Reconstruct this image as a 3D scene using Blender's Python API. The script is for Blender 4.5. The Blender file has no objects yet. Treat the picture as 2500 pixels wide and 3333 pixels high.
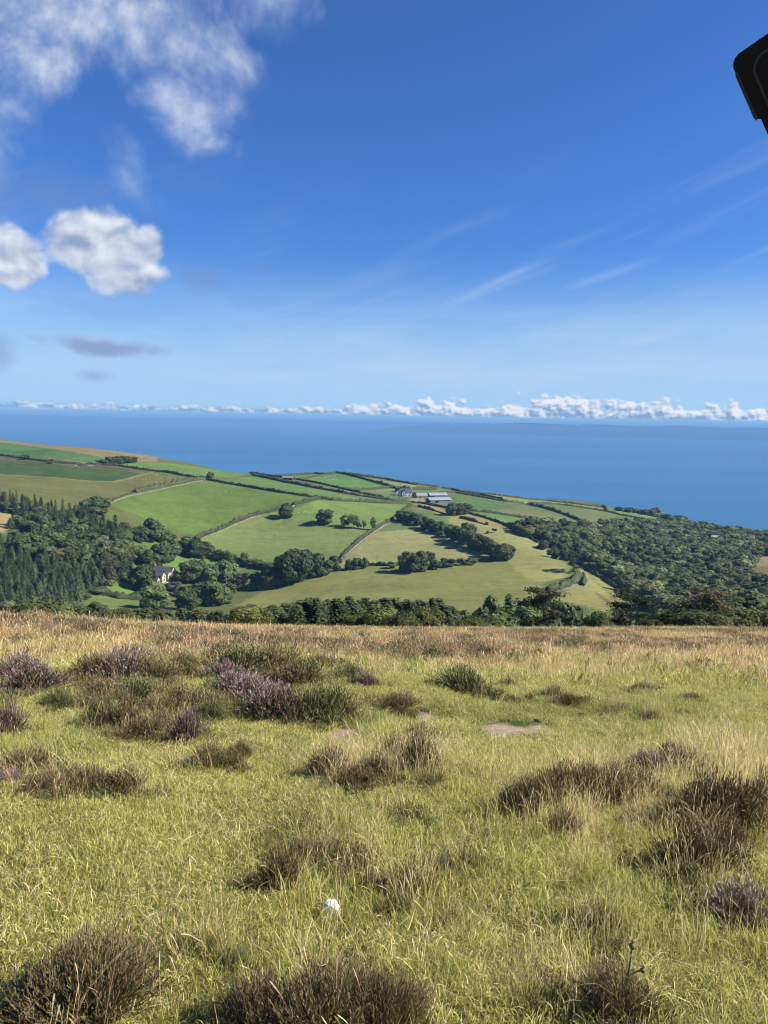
import bpy, math, random
import numpy as np
from mathutils import Matrix, Vector

SC = bpy.context.scene
COL = SC.collection
R = math.radians
rng = np.random.default_rng(7)
random.seed(7)

# ------------------------------------------------------------------ camera
F = 2503.0
PITCH, ROLL = R(-6.66), R(1.0)
CAM_ROT = Matrix.Rotation(R(90) + PITCH, 3, 'X') @ Matrix.Rotation(ROLL, 3, 'Z')
cam_data = bpy.data.cameras.new('camera')
cam_data.sensor_fit = 'VERTICAL'; cam_data.sensor_height = 24.0
cam_data.lens = 24.0 * F / 3333.0
cam_data.clip_start = 0.05; cam_data.clip_end = 300000.0
cam = bpy.data.objects.new('camera', cam_data); COL.objects.link(cam)
cam.matrix_world = CAM_ROT.to_4x4()
SC.camera = cam
CR = np.array(CAM_ROT)

def ray(sx, sy):
    return CR @ np.array([(sx - 1250.0) / F, -(sy - 1666.5) / F, -1.0])

def azel(sx, sy):
    d = ray(sx, sy); d = d / np.linalg.norm(d)
    return math.atan2(d[0], d[1]), math.asin(d[2])

def project(p):
    """world points (N,3) -> photo pixels"""
    q = np.asarray(p, float) @ CR
    return 1250.0 - F * q[..., 0] / q[..., 2], 1666.5 + F * q[..., 1] / q[..., 2]

# ------------------------------------------------------------------ light
SUN_EL, SUN_AZ = R(37), R(97)            # azimuth clockwise from the view direction (+Y)
sun_data = bpy.data.lights.new('sun', 'SUN')
sun_data.energy = 4.8; sun_data.angle = R(0.53); sun_data.color = (1.0, 0.945, 0.86)
sun = bpy.data.objects.new('sun', sun_data); COL.objects.link(sun)
SUNV = Vector((math.sin(SUN_AZ) * math.cos(SUN_EL), math.cos(SUN_AZ) * math.cos(SUN_EL), math.sin(SUN_EL)))
sun.rotation_euler = SUNV.to_track_quat('Z', 'Y').to_euler()
sun.location = (30, 0, 40)

SC.view_settings.view_transform = 'Standard'
SC.view_settings.look = 'None'
SC.view_settings.gamma = 1.0
SC.view_settings.use_curve_mapping = False
SC.view_settings.exposure = 1.0
SC.cycles.filter_width = 1.1
SC.cycles.max_bounces = 4
SC.cycles.diffuse_bounces = 2
SC.cycles.glossy_bounces = 2
SC.cycles.transmission_bounces = 2
SC.cycles.volume_bounces = 0
SC.cycles.transparent_max_bounces = 4
SC.cycles.caustics_reflective = False
SC.cycles.caustics_refractive = False
SC.cycles.use_adaptive_sampling = True
SC.cycles.adaptive_threshold = 0.03

# ------------------------------------------------------------------ node helper
class NT:
    def __init__(s, tree):
        s.t = tree; s.n = tree.nodes; s.l = tree.links
    def new(s, typ, **kw):
        nd = s.n.new(typ)
        for k, v in kw.items(): setattr(nd, k, v)
        return nd
    def put(s, sock, v):
        if v is None: return
        if isinstance(v, bpy.types.NodeSocket): s.l.new(v, sock)
        else:
            if hasattr(sock, 'default_value'):
                dv = sock.default_value
                if hasattr(dv, '__len__') and not hasattr(v, '__len__'): v = [v] * len(dv)
                if hasattr(dv, '__len__') and len(dv) == 4 and len(v) == 3: v = (*v, 1.0)
                sock.default_value = v
    def m(s, op, a, b=None, c=None, clamp=False):
        nd = s.new('ShaderNodeMath', operation=op, use_clamp=clamp)
        s.put(nd.inputs[0], a); s.put(nd.inputs[1], b); s.put(nd.inputs[2], c)
        return nd.outputs[0]
    def add(s, a, b): return s.m('ADD', a, b)
    def sub(s, a, b): return s.m('SUBTRACT', a, b)
    def mul(s, a, b): return s.m('MULTIPLY', a, b)
    def mx(s, a, b): return s.m('MAXIMUM', a, b)
    def step(s, x, a, b, o0=0.0, o1=1.0):
        nd = s.new('ShaderNodeMapRange', interpolation_type='SMOOTHSTEP', clamp=True)
        s.put(nd.inputs[0], x); s.put(nd.inputs[1], a); s.put(nd.inputs[2], b); s.put(nd.inputs[3], o0); s.put(nd.inputs[4], o1)
        return nd.outputs[0]
    def lin(s, x, a, b, o0=0.0, o1=1.0):
        nd = s.new('ShaderNodeMapRange', clamp=True)
        s.put(nd.inputs[0], x); s.put(nd.inputs[1], a); s.put(nd.inputs[2], b); s.put(nd.inputs[3], o0); s.put(nd.inputs[4], o1)
        return nd.outputs[0]
    def vec(s, x, y, z):
        nd = s.new('ShaderNodeCombineXYZ'); s.put(nd.inputs[0], x); s.put(nd.inputs[1], y); s.put(nd.inputs[2], z)
        return nd.outputs[0]
    def vm(s, op, a, b=None):
        nd = s.new('ShaderNodeVectorMath', operation=op); s.put(nd.inputs[0], a)
        if b is not None:
            s.put(nd.inputs[3 if op == 'SCALE' else 1], b)
        return nd.outputs[0]
    def noise(s, vec, scale, detail=4, rough=0.55, lac=2.0, dist=0.0, dims='3D'):
        nd = s.new('ShaderNodeTexNoise', noise_dimensions=dims)
        if dims == '1D': s.put(nd.inputs['W'], vec)
        else: s.put(nd.inputs['Vector'], vec)
        s.put(nd.inputs['Scale'], scale); s.put(nd.inputs['Detail'], detail); s.put(nd.inputs['Roughness'], rough)
        s.put(nd.inputs['Lacunarity'], lac); s.put(nd.inputs['Distortion'], dist)
        return nd.outputs[0]
    def mix(s, f, a, b, blend='MIX'):
        nd = s.new('ShaderNodeMix', data_type='RGBA', blend_type=blend)
        s.put(nd.inputs[0], f); s.put(nd.inputs[6], a); s.put(nd.inputs[7], b)
        return nd.outputs[2]
    def ramp(s, f, stops):
        nd = s.new('ShaderNodeValToRGB'); e = nd.color_ramp.elements
        while len(e) < len(stops): e.new(0.5)
        for i, (p, c) in enumerate(stops):
            e[i].position = p; e[i].color = (*c[:3], 1.0)
        s.put(nd.inputs[0], f)
        return nd.outputs[0]

def lin(c):
    c = c / 255.0
    return c / 12.92 if c <= 0.04045 else ((c + 0.055) / 1.055) ** 2.4
def rgb(r, g, b, k=1.0): return (lin(r) * k, lin(g) * k, lin(b) * k)

# ------------------------------------------------------------------ world: Nishita sky + clouds by direction
world = bpy.data.worlds.new('World'); SC.world = world; world.use_nodes = True
world.cycles.sampling_method = 'MANUAL'; world.cycles.sample_map_resolution = 256
W = NT(world.node_tree); W.n.clear()
tc = W.new('ShaderNodeTexCoord').outputs['Generated']
sep = W.new('ShaderNodeSeparateXYZ'); W.l.new(tc, sep.inputs[0])
dx, dy, dz = sep.outputs
az = W.m('ARCTAN2', dx, dy)
el = W.m('ARCSINE', dz)
sky = W.new('ShaderNodeTexSky', sky_type='NISHITA', sun_disc=False)
sky.sun_elevation = SUN_EL; sky.sun_rotation = SUN_AZ
sky.altitude = 330.0; sky.air_density = 1.0; sky.dust_density = 0.35; sky.ozone_density = 2.2
skyc = W.mix(1.0, sky.outputs[0], (0.31, 0.57, 1.0), 'MULTIPLY')
# air above the sea horizon: pale milky band, then bluer distance under the cloud bases
elh = W.m('ABSOLUTE', el)
pale = W.step(elh, 0.01, 0.22, 0.95, 0.0)
skyc = W.mix(pale, skyc, (2.75, 4.35, 6.3))
low = W.step(elh, 0.000, 0.021, 1.0, 0.0)
skyc = W.mix(low, skyc, (1.42, 2.95, 5.3))

CP = W.vec(az, el, 0.0)                       # angular cloud plane (radians)
n1 = W.noise(CP, 9.0, 8, 0.58, dist=0.35)
n2 = W.noise(W.vm('ADD', CP, (3.1, 1.7, 0.4)), 22.0, 5, 0.5)
lo = W.noise(W.vm('ADD', CP, (0.016, 0.020, 0.0)), 9.0, 8, 0.58, dist=0.35)
l2 = W.noise(W.vm('ADD', CP, (3.108, 1.710, 0.4)), 22.0, 5, 0.5)
fine = W.add(W.mul(n1, 0.62), W.mul(n2, 0.38))
finel = W.add(W.mul(lo, 0.62), W.mul(l2, 0.38))
relief = W.sub(fine, finel)                   # lit from the upper right
bz = W.vm('MULTIPLY', CP, (1.0, 1.25, 1.0))
b1 = W.noise(bz, 24.0, 4, 0.42, dist=0.3); b1l = W.noise(W.vm('ADD', bz, (0.006, 0.012, 0.0)), 24.0, 4, 0.42, dist=0.3)
billow = W.sub(b1, b1l)
edge = W.add(W.mul(b1, 0.5), W.mul(n2, 0.5))

def blob(sx, sy, rx, ry, rot=0.0, amp=1.6, soft=0.5, nz=None):
    a0, e0 = azel(sx, sy)
    u = W.sub(az, a0); v = W.sub(el, e0)
    c, s_ = math.cos(rot), math.sin(rot)
    uu = W.mul(W.add(W.mul(u, c), W.mul(v, s_)), F / rx)
    vv = W.mul(W.sub(W.mul(v, c), W.mul(u, s_)), F / ry)
    d = W.m('SQRT', W.add(W.mul(uu, uu), W.mul(vv, vv)))
    x = W.add(W.sub(1.0, d), W.mul(W.sub(fine if nz is None else nz, 0.5), amp))
    return W.step(x, 0.0, soft), vv

WHITE = rgb(236, 241, 250, 6.8); GREY = rgb(150, 170, 205, 6.6); DIM = rgb(128, 152, 200, 6.4)
def lay(base, mask, col, op=1.0):
    return W.mix(W.mul(mask, op) if op != 1.0 else mask, base, col)

# high thin cirrus streaks
rotv = W.new('ShaderNodeVectorRotate', rotation_type='Z_AXIS'); W.l.new(CP, rotv.inputs['Vector']); rotv.inputs['Angle'].default_value = R(-21)
ci = W.noise(W.vm('MULTIPLY', rotv.outputs[0], (2.2, 26.0, 1.0)), 1.0, 6, 0.62, dist=0.6)
ci2 = W.noise(W.vm('ADD', CP, (7.3, 2.0, 0)), 3.2, 3, 0.5)
cim = W.mul(W.step(ci, 0.44, 0.80), W.step(ci2, 0.38, 0.66))
cim = W.mul(cim, W.mul(W.step(el, 0.03, 0.08), W.step(el, 0.20, 0.36, 1.0, 0.0)))
skyc = lay(skyc, cim, rgb(205, 225, 250, 6.0), 0.40)
veil = W.noise(W.vm('MULTIPLY', W.vm('ADD', CP, (5.0, 9.0, 0)), (2.4, 13.0, 1.0)), 1.0, 5, 0.6, dist=0.5)
vm_ = W.mul(W.step(veil, 0.36, 0.72), W.mul(W.step(el, 0.015, 0.06), W.step(el, 0.07, 0.20, 1.0, 0.0)))
skyc = lay(skyc, vm_, rgb(200, 224, 248, 6.4), 0.55)
for (sx, sy, rx, ry, ro, op) in [(1640, 905, 300, 30, R(24), .75), (1850, 790, 260, 24, R(16), .30), (1990, 890, 260, 24, R(16), .6),
                                 (1800, 1092, 220, 16, R(5), .42), (2070, 1110, 260, 36, R(12), .5), (1500, 740, 300, 34, R(20), .20), (1250, 1120, 340, 32, R(-7), .3), (2250, 960, 330, 40, R(12), .25)]:
    k, _ = blob(sx, sy, rx, ry, ro, 2.2, 2.0, W.add(W.mul(ci, 0.7), W.mul(n2, 0.3)))
    skyc = lay(skyc, k, rgb(205, 226, 250, 6.4), op * 0.75)
# ragged thin cloud, upper left
rag = W.add(W.mul(n1, 0.8), W.mul(n2, 0.2))
m = None
for (sx, sy, rx, ry, ro, am, so) in [(330, 60, 420, 190, R(0), 2.6, 1.15), (150, 230, 260, 100, R(35), 3.0, 1.3), (590, 370, 200, 120, R(-35), 2.4, 1.0),
                                     (620, 150, 230, 170, R(-30), 3.0, 1.5), (880, 10, 150, 100, R(10), 2.4, 1.3), (20, 380, 110, 170, R(0), 3.0, 1.7),
                                     (420, 560, 90, 120, R(20), 3.6, 2.6)]:
    k, _ = blob(sx, sy, rx, ry, ro, am, so, rag)
    m = k if m is None else W.mx(m, k)
ragc = W.mix(W.lin(relief, -0.10, 0.10), rgb(158, 182, 224, 6.6), rgb(232, 240, 250, 6.8))
skyc = lay(skyc, m, ragc, 0.90)
for (sx, sy, rx, ry, op) in [(170, 640, 330, 110, .34), (670, 905, 95, 55, .42), (848, 866, 42, 26, .35), (5, 1145, 60, 80, .5), (305, 1225, 80, 28, .4), (620, 600, 150, 60, .12), (330, 1010, 260, 40, .2)]:
    k, _ = blob(sx, sy, rx, ry, 0, 2.4, 1.1)
    skyc = lay(skyc, k, DIM, op)
# cumulus heaps, left
for parts in ([(330, 790, 175, 100), (400, 880, 125, 95), (250, 830, 100, 60), (480, 800, 60, 70)], [(20, 820, 100, 90), (60, 880, 85, 60)]):
    m = None
    for (sx, sy, rx, ry) in parts:
        k, _ = blob(sx, sy, rx, ry, 0, 1.75, 0.46, edge)
        m = k if m is None else W.mx(m, k)
    a0, e0 = azel(parts[0][0], parts[0][1] + 55)
    hv = W.mul(W.sub(el, e0), F / 110.0)
    sh = W.add(W.mul(billow, 2.6), W.m('MULTIPLY_ADD', W.m('ABSOLUTE', W.sub(hv, 0.25)), -0.10, 0.62))
    belly = W.step(hv, -1.25, -0.05, 0.62, 0.0)
    sh = W.sub(sh, belly)
    band = W.mul(W.step(hv, 0.05, 0.35), W.step(hv, 0.95, 0.5))
    sh = W.sub(sh, W.mul(band, 0.14))
    skyc = lay(skyc, m, W.mix(W.m('ADD', sh, 0.0, clamp=True), GREY, WHITE), 0.97)
# flat dark bar of cloud with a lit crest
k, vv = blob(355, 1130, 250, 40, R(-3), 2.1, 0.7, edge)
crest = W.mul(W.step(vv, 0.0, 0.6), W.step(n2, 0.4, 0.6))
skyc = lay(skyc, k, W.mix(W.mul(crest, 0.75), rgb(142, 164, 205, 6.6), rgb(205, 219, 242, 6.6)), 0.85)
# row of cumulus far out over the horizon, running all the way round
tw = W.vm('MULTIPLY', CP, (1.0, 1.35, 1.0))
h1 = W.noise(tw, 42.0, 5, 0.5)
h1l = W.noise(W.vm('ADD', tw, (0.0026, 0.0044, 0.0)), 42.0, 5, 0.5)
h0 = W.noise(W.vec(az, 4.0, 0.0), 11.0, 3, 0.5)
big = W.step(az, -0.16, 0.14, 0.0, 1.0)
topel = W.add(0.0125, W.mul(W.add(0.0065, W.mul(big, 0.024)), W.lin(h0, 0.22, 0.62)))
base_el = 0.0098
body = W.sub(1.0, W.m('DIVIDE', W.sub(el, base_el), W.sub(topel, base_el)))
x = W.add(body, W.mul(W.sub(h1, 0.51), 2.7))
hm = W.mul(W.step(x, 0.0, 0.42), W.step(el, 0.0075, 0.0115))
hsq = W.add(W.add(0.58, W.mul(W.sub(h1, h1l), 6.5)), W.step(el, 0.009, 0.020, -0.40, 0.10))
skyc = lay(skyc, hm, W.mix(W.m('ADD', hsq, 0.0, clamp=True), rgb(140, 178, 222, 6.2), WHITE), W.add(0.72, W.mul(big, 0.24)))

bg = W.new('ShaderNodeBackground'); W.l.new(skyc, bg.inputs['Color']); bg.inputs['Strength'].default_value = 0.073
wo = W.new('ShaderNodeOutputWorld'); W.l.new(bg.outputs[0], wo.inputs['Surface'])

# ------------------------------------------------------------------ general helpers
LABELS = []          # (object, phrase, place) -> ordinal labels at the end
def tag(o, label=None, cat=None, group=None, kind=None):
    if label: o['label'] = label
    if cat: o['category'] = cat
    if group: o['group'] = group
    if kind: o['kind'] = kind
    return o

def mesh_np(name, verts, faces, mats=(), smooth=False, tint=None, col=None, matidx=None):
    """faces: list of (M,k) integer arrays"""
    me = bpy.data.meshes.new(name)
    verts = np.asarray(verts, np.float32)
    if not isinstance(faces, (list, tuple)): faces = [faces]
    faces = [np.asarray(f, np.int32) for f in faces if len(f)]
    nl = sum(f.size for f in faces); nf = sum(len(f) for f in faces)
    me.vertices.add(len(verts)); me.vertices.foreach_set('co', verts.ravel())
    me.loops.add(nl); me.polygons.add(nf)
    me.loops.foreach_set('vertex_index', np.concatenate([f.ravel() for f in faces]))
    tot = np.concatenate([np.full(len(f), f.shape[1], np.int32) for f in faces])
    st = np.concatenate([[0], np.cumsum(tot)[:-1]]).astype(np.int32)
    me.polygons.foreach_set('loop_start', st)
    if smooth: me.polygons.foreach_set('use_smooth', np.ones(nf, bool))
    if matidx is not None: me.polygons.foreach_set('material_index', np.asarray(matidx, np.int32))
    if tint is not None:
        a = me.attributes.new('tint', 'FLOAT', 'POINT'); a.data.foreach_set('value', np.asarray(tint, np.float32))
    if col is not None:
        a = me.attributes.new('col', 'FLOAT_COLOR', 'POINT')
        c4 = np.ones((len(verts), 4), np.float32); c4[:, :3] = col
        a.data.foreach_set('color', c4.ravel())
    me.update(calc_edges=True)
    for mt in (mats if isinstance(mats, (list, tuple)) else [mats]): me.materials.append(mt)
    return me

def link(name, me, parent=None, loc=None, rot=None, scl=None):
    o = bpy.data.objects.new(name, me); COL.objects.link(o)
    if parent is not None: o.parent = parent
    if loc is not None: o.location = loc
    if rot is not None: o.rotation_euler = rot
    if scl is not None: o.scale = scl if hasattr(scl, '__len__') else (scl,) * 3
    return o

def box_vf(x0, x1, y0, y1, z0, z1):
    v = [(x, y, z) for z in (z0, z1) for y in (y0, y1) for x in (x0, x1)]
    f = [(0, 2, 3, 1), (4, 5, 7, 6), (0, 1, 5, 4), (2, 6, 7, 3), (0, 4, 6, 2), (1, 3, 7, 5)]
    return v, f
class Geo:
    def __init__(s): s.v = []; s.f = []
    def add(s, v, f):
        o = len(s.v); s.v += [tuple(p) for p in v]; s.f += [tuple(i + o for i in q) for q in f]; return s
    def box(s, *a): return s.add(*box_vf(*a))
    def mesh(s, name, mat, smooth=False):
        me = bpy.data.meshes.new(name); me.from_pydata(s.v, [], s.f); me.materials.append(mat)
        if smooth:
            for p in me.polygons: p.use_smooth = True
        me.update(); return me

def material(name):
    m = bpy.data.materials.new(name); m.use_nodes = True
    t = NT(m.node_tree); b = m.node_tree.nodes['Principled BSDF']
    b.inputs['Roughness'].default_value = 0.8
    if 'Specular IOR Level' in b.inputs: b.inputs['Specular IOR Level'].default_value = 0.2
    return m, t, b
def plain(name, c, rough=0.8, var=0.25, scale=3.0, spec=0.2):
    m, t, b = material(name)
    co = t.new('ShaderNodeTexCoord').outputs['Object']
    n = t.noise(co, scale, 5, 0.6)
    k = t.lin(n, 0.3, 0.7, 1.0 - var, 1.0 + var)
    cc = t.vm('SCALE', c, k)
    t.l.new(cc, b.inputs['Base Color']); b.inputs['Roughness'].default_value = rough
    b.inputs['Specular IOR Level'].default_value = spec
    return m

# numpy value noise for terrain, colour patches
def vnoise(x, y, seed=0):
    x = np.asarray(x, float); y = np.asarray(y, float)
    xi = np.floor(x).astype(np.int64); yi = np.floor(y).astype(np.int64)
    fx = x - xi; fy = y - yi
    fx = fx * fx * (3 - 2 * fx); fy = fy * fy * (3 - 2 * fy)
    def h(a, b):
        n = (a * 374761393 + b * 668265263 + seed * 1442695041) & 0x7fffffff
        n = ((n ^ (n >> 13)) * 1274126177) & 0x7fffffff
        return ((n ^ (n >> 16)) & 0xffff) / 65535.0
    return (h(xi, yi) * (1 - fx) + h(xi + 1, yi) * fx) * (1 - fy) + (h(xi, yi + 1) * (1 - fx) + h(xi + 1, yi + 1) * fx) * fy
def fbm(x, y, seed=0, o=4):
    s = 0; a = 0.5; t = 0
    for i in range(o):
        s = s + a * vnoise(x, y, seed + i * 17); t += a; a *= 0.5; x = x * 2.03 + 5.1; y = y * 2.03 + 9.7
    return s / t

# ------------------------------------------------------------------ the lie of the land
SEA = -330.0
def moor_z(x, y):
    x = np.asarray(x, float); y = np.asarray(y, float)
    z = -1.65 - 0.220 * y - 0.00052 * y * np.abs(y)
    g = lambda cx, cy, rx, ry, a: a * np.exp(-((x - cx) / rx) ** 2 - ((y - cy) / ry) ** 2)
    z = z + g(-14, 25, 8.5, 8, 0.66) + g(32, 66, 22, 26, 0.7) + g(-1.5, 13.5, 3.0, 3.0, 0.22) + g(-4.4, 12.2, 2.2, 2.0, 0.20) + g(3.2, 6.6, 2.0, 1.2, 0.10) - g(2.2, 9.6, 5.0, 1.5, 0.13)
    near = np.clip((60 - y) / 60, 0.15, 1)
    z = z + near * (0.30 * (fbm(x * 0.42, y * 0.42, 3, 3) - 0.5) + 0.08 * (fbm(x * 1.9, y * 1.9, 5, 3) - 0.5)) * np.clip(1 + y * 0.01, 0, 2)
    return z

def pc(px, py, Y):                      # control point: pixel of a 1659-wide view of the photo and its distance north
    d = ray(px * 1.507, py * 1.507); k = Y / d[1]
    return (d[0] * k, Y, d[2] * k)
ctrl = [pc(*c) for c in [
    (0, 1310, 440), (0, 1230, 500), (0, 1140, 590), (20, 1090, 660), (0, 1060, 740), (0, 1000, 980), (0, 955, 1230), (0, 949, 1290),
    (150, 1300, 455), (150, 1200, 545), (150, 1120, 660), (150, 1030, 900), (210, 971, 1240), (300, 985, 1260), (415, 1004, 1300),
    (240, 1290, 500), (250, 1180, 620), (240, 1100, 740), (345, 1258, 585), (370, 1180, 690), (330, 1060, 880), (440, 1165, 730), (450, 1040, 980),
    (560, 1030, 1180), (600, 1028, 1320), (700, 1024, 1370), (760, 1023, 1370), (860, 1044, 1400), (640, 1090, 850), (620, 1110, 830), (700, 1130, 800), (760, 1140, 785), (840, 1120, 850),
    (880, 1085, 980), (920, 1085, 1010), (870, 1072, 1060), (1000, 1070, 1430), (1000, 1095, 960), (1130, 1082, 1440), (1300, 1093, 1450), (1200, 1100, 1180), (1330, 1113, 1250), (1430, 1124, 1330),
    (500, 1310, 505), (640, 1258, 590), (740, 1225, 640), (860, 1220, 640), (800, 1290, 520), (1060, 1205, 670), (950, 1160, 760), (1000, 1290, 515), (1200, 1240, 600), (1230, 1225, 620),
    (1110, 1135, 850), (1150, 1165, 760), (1230, 1215, 660), (1250, 1260, 560), (1330, 1290, 520), (1260, 1330, 460), (1200, 1330, 450),
    (1300, 1170, 880), (1400, 1190, 850), (1320, 1240, 690), (1420, 1290, 560), (1520, 1240, 690), (1500, 1330, 450), (1620, 1230, 660), (1659, 1220, 640), (1659, 1260, 580), (1659, 1330, 430),
    (1450, 1135, 1240), (1550, 1150, 1250), (1659, 1165, 1250), (1600, 1195, 900), (1480, 1170, 1000)]]
for x, y, z in [(-620, 1290, -38), (-480, 1330, -50), (-330, 1370, -66)]: ctrl.append((x, y + 130, z - 38))
for (px, py, Y) in [(600, 1028, 1320), (760, 1023, 1370), (860, 1044, 1400), (1000, 1070, 1430), (1130, 1082, 1440), (1300, 1093, 1450)]:
    p = pc(px, py, Y); ctrl.append((p[0], Y + 110, p[2] - 34))
for (px, py, Y) in [(1450, 1135, 1240), (1550, 1150, 1250), (1659, 1165, 1250)]:
    p = pc(px, py, Y); ctrl.append((p[0] * 1.1, Y + 140, p[2] - 48))
for X in range(-1100, 1101, 275):
    ctrl.append((X, 1800, -305)); ctrl.append((X, 2050, -372))
for X in (-90, -45, 0, 45, 90):
    for Y in (92, 112):
        ctrl.append((X, Y, float(moor_z(X, Y)) - (2.0 if Y > 100 else 0)))
for p in [(-50, 160, -50), (0, 160, -50), (60, 160, -50), (0, 240, -80), (-90, 240, -76), (90, 240, -82), (0, 340, -106), (-120, 340, -94), (130, 340, -106),
          (-260, 120, -30), (-420, 300, -62), (-700, 600, -52), (-950, 1000, -25), (-1000, 1400, -35), (260, 120, -34), (420, 300, -84), (700, 620, -112), (900, 1000, -150), (1050, 1400, -235)]:
    ctrl.append(p)
ctrl = np.array(ctrl)
def tps_fit(P):
    S = 500.0; X = P[:, :2] / S; n = len(X)
    r2 = ((X[:, None] - X[None]) ** 2).sum(-1)
    K = 0.5 * r2 * np.log(r2 + 1e-12) + np.eye(n) * 2e-5
    Q = np.c_[np.ones(n), X]
    A = np.block([[K, Q], [Q.T, np.zeros((3, 3))]])
    w = np.linalg.solve(A, np.r_[P[:, 2], 0, 0, 0])
    return X, w, S
TX, TW, TS = tps_fit(ctrl)
def tps(x, y):
    sh = np.shape(x); q = np.c_[np.ravel(x), np.ravel(y)] / TS
    out = np.empty(len(q))
    for i in range(0, len(q), 40000):
        c = q[i:i + 40000]
        r2 = ((c[:, None] - TX[None]) ** 2).sum(-1)
        out[i:i + 40000] = (0.5 * r2 * np.log(r2 + 1e-12)) @ TW[:-3] + TW[-3] + c @ TW[-2:]
    return out.reshape(sh)
def land_z(x, y):
    x = np.asarray(x, float); y = np.asarray(y, float)
    far = tps(x, y) + 2.2 * (fbm(x * 0.012, y * 0.012, 21, 3) - 0.5)
    k = np.clip((y - 92) / 25, 0, 1); k = k * k * (3 - 2 * k)
    return moor_z(x, np.minimum(y, 125)) * (1 - k) + far * k

GX = np.arange(-1000, 1001, 4.0); GY = np.arange(60, 1961, 4.0)
GZ = land_z(*np.meshgrid(GX, GY))
def gz(x, y):
    u = np.clip((np.asarray(x) - GX[0]) / 4.0, 0, len(GX) - 1.001); v = np.clip((np.asarray(y) - GY[0]) / 4.0, 0, len(GY) - 1.001)
    i = u.astype(int); j = v.astype(int); a = u - i; b = v - j
    return (GZ[j, i] * (1 - a) + GZ[j, i + 1] * a) * (1 - b) + (GZ[j + 1, i] * (1 - a) + GZ[j + 1, i + 1] * a) * b
YS = np.arange(104, 1900, 2.0)
def cast(sx, sy):
    """where a point of the photo lies on the far hillside"""
    d = ray(sx, sy) / ray(sx, sy)[1]
    g = gz(d[0] * YS, YS)
    hit = np.nonzero(d[2] * YS <= g)[0]
    if len(hit) == 0:
        i = int(np.argmax(g / YS - 0))
        Y = YS[i]
    else: Y = YS[hit[0]]
    return np.array([d[0] * Y, Y, float(gz(d[0] * Y, Y))])
YN = np.r_[np.arange(1.2, 30, 0.02), np.arange(30, 105, 0.1)]
def cast_moor(sx, sy):
    d = ray(sx, sy) / ray(sx, sy)[1]
    g = moor_z(d[0] * YN, YN)
    hit = np.nonzero(d[2] * YN <= g)[0]
    Y = YN[hit[0]] if len(hit) else 62.0
    return np.array([d[0] * Y, Y, float(moor_z(d[0] * Y, Y))])
def column(sx, Y):
    """ground point at distance Y in the photo's column sx (for things whose foot is hidden)"""
    d = ray(sx, 2000) / ray(sx, 2000)[1]
    return np.array([d[0] * Y, Y, float(land_z(np.array([d[0] * Y]), np.array([Y]))[0])])

# readings of the photo were taken in enlarged views: (x0, y0, scale)
VIEWS = dict(A=(0, 1250, .5124), B=(600, 1450, .4822), C=(1200, 1450, .4822), D=(1700, 1550, .4822), E=(0, 1400, .3014), G=(1200, 1520, .2411),
             H=(430, 1800, .12056), J2=(0, 1800, .3617), J3=(600, 1800, .4219), J4=(1300, 1850, .3617), J5=(1900, 1850, .3617),
             F5=(0, 1950, .7535), F6=(1250, 1950, .7535), F7=(0, 2650, .7535), F8=(1250, 2650, .7535), S=(0, 0, 1.0))
def V(v, x, y):
    a = VIEWS[v]; return a[0] + x * a[2], a[1] + y * a[2]
def VC(v, pts): return np.array([cast(*V(v, *p)) for p in pts])

# ================================================================== SETTING
AL = 0.455        # photographed brightness -> base colour
def fc(r, g, b): return np.array(rgb(r * 1.06, g * 1.01, b + 9, AL))

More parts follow.
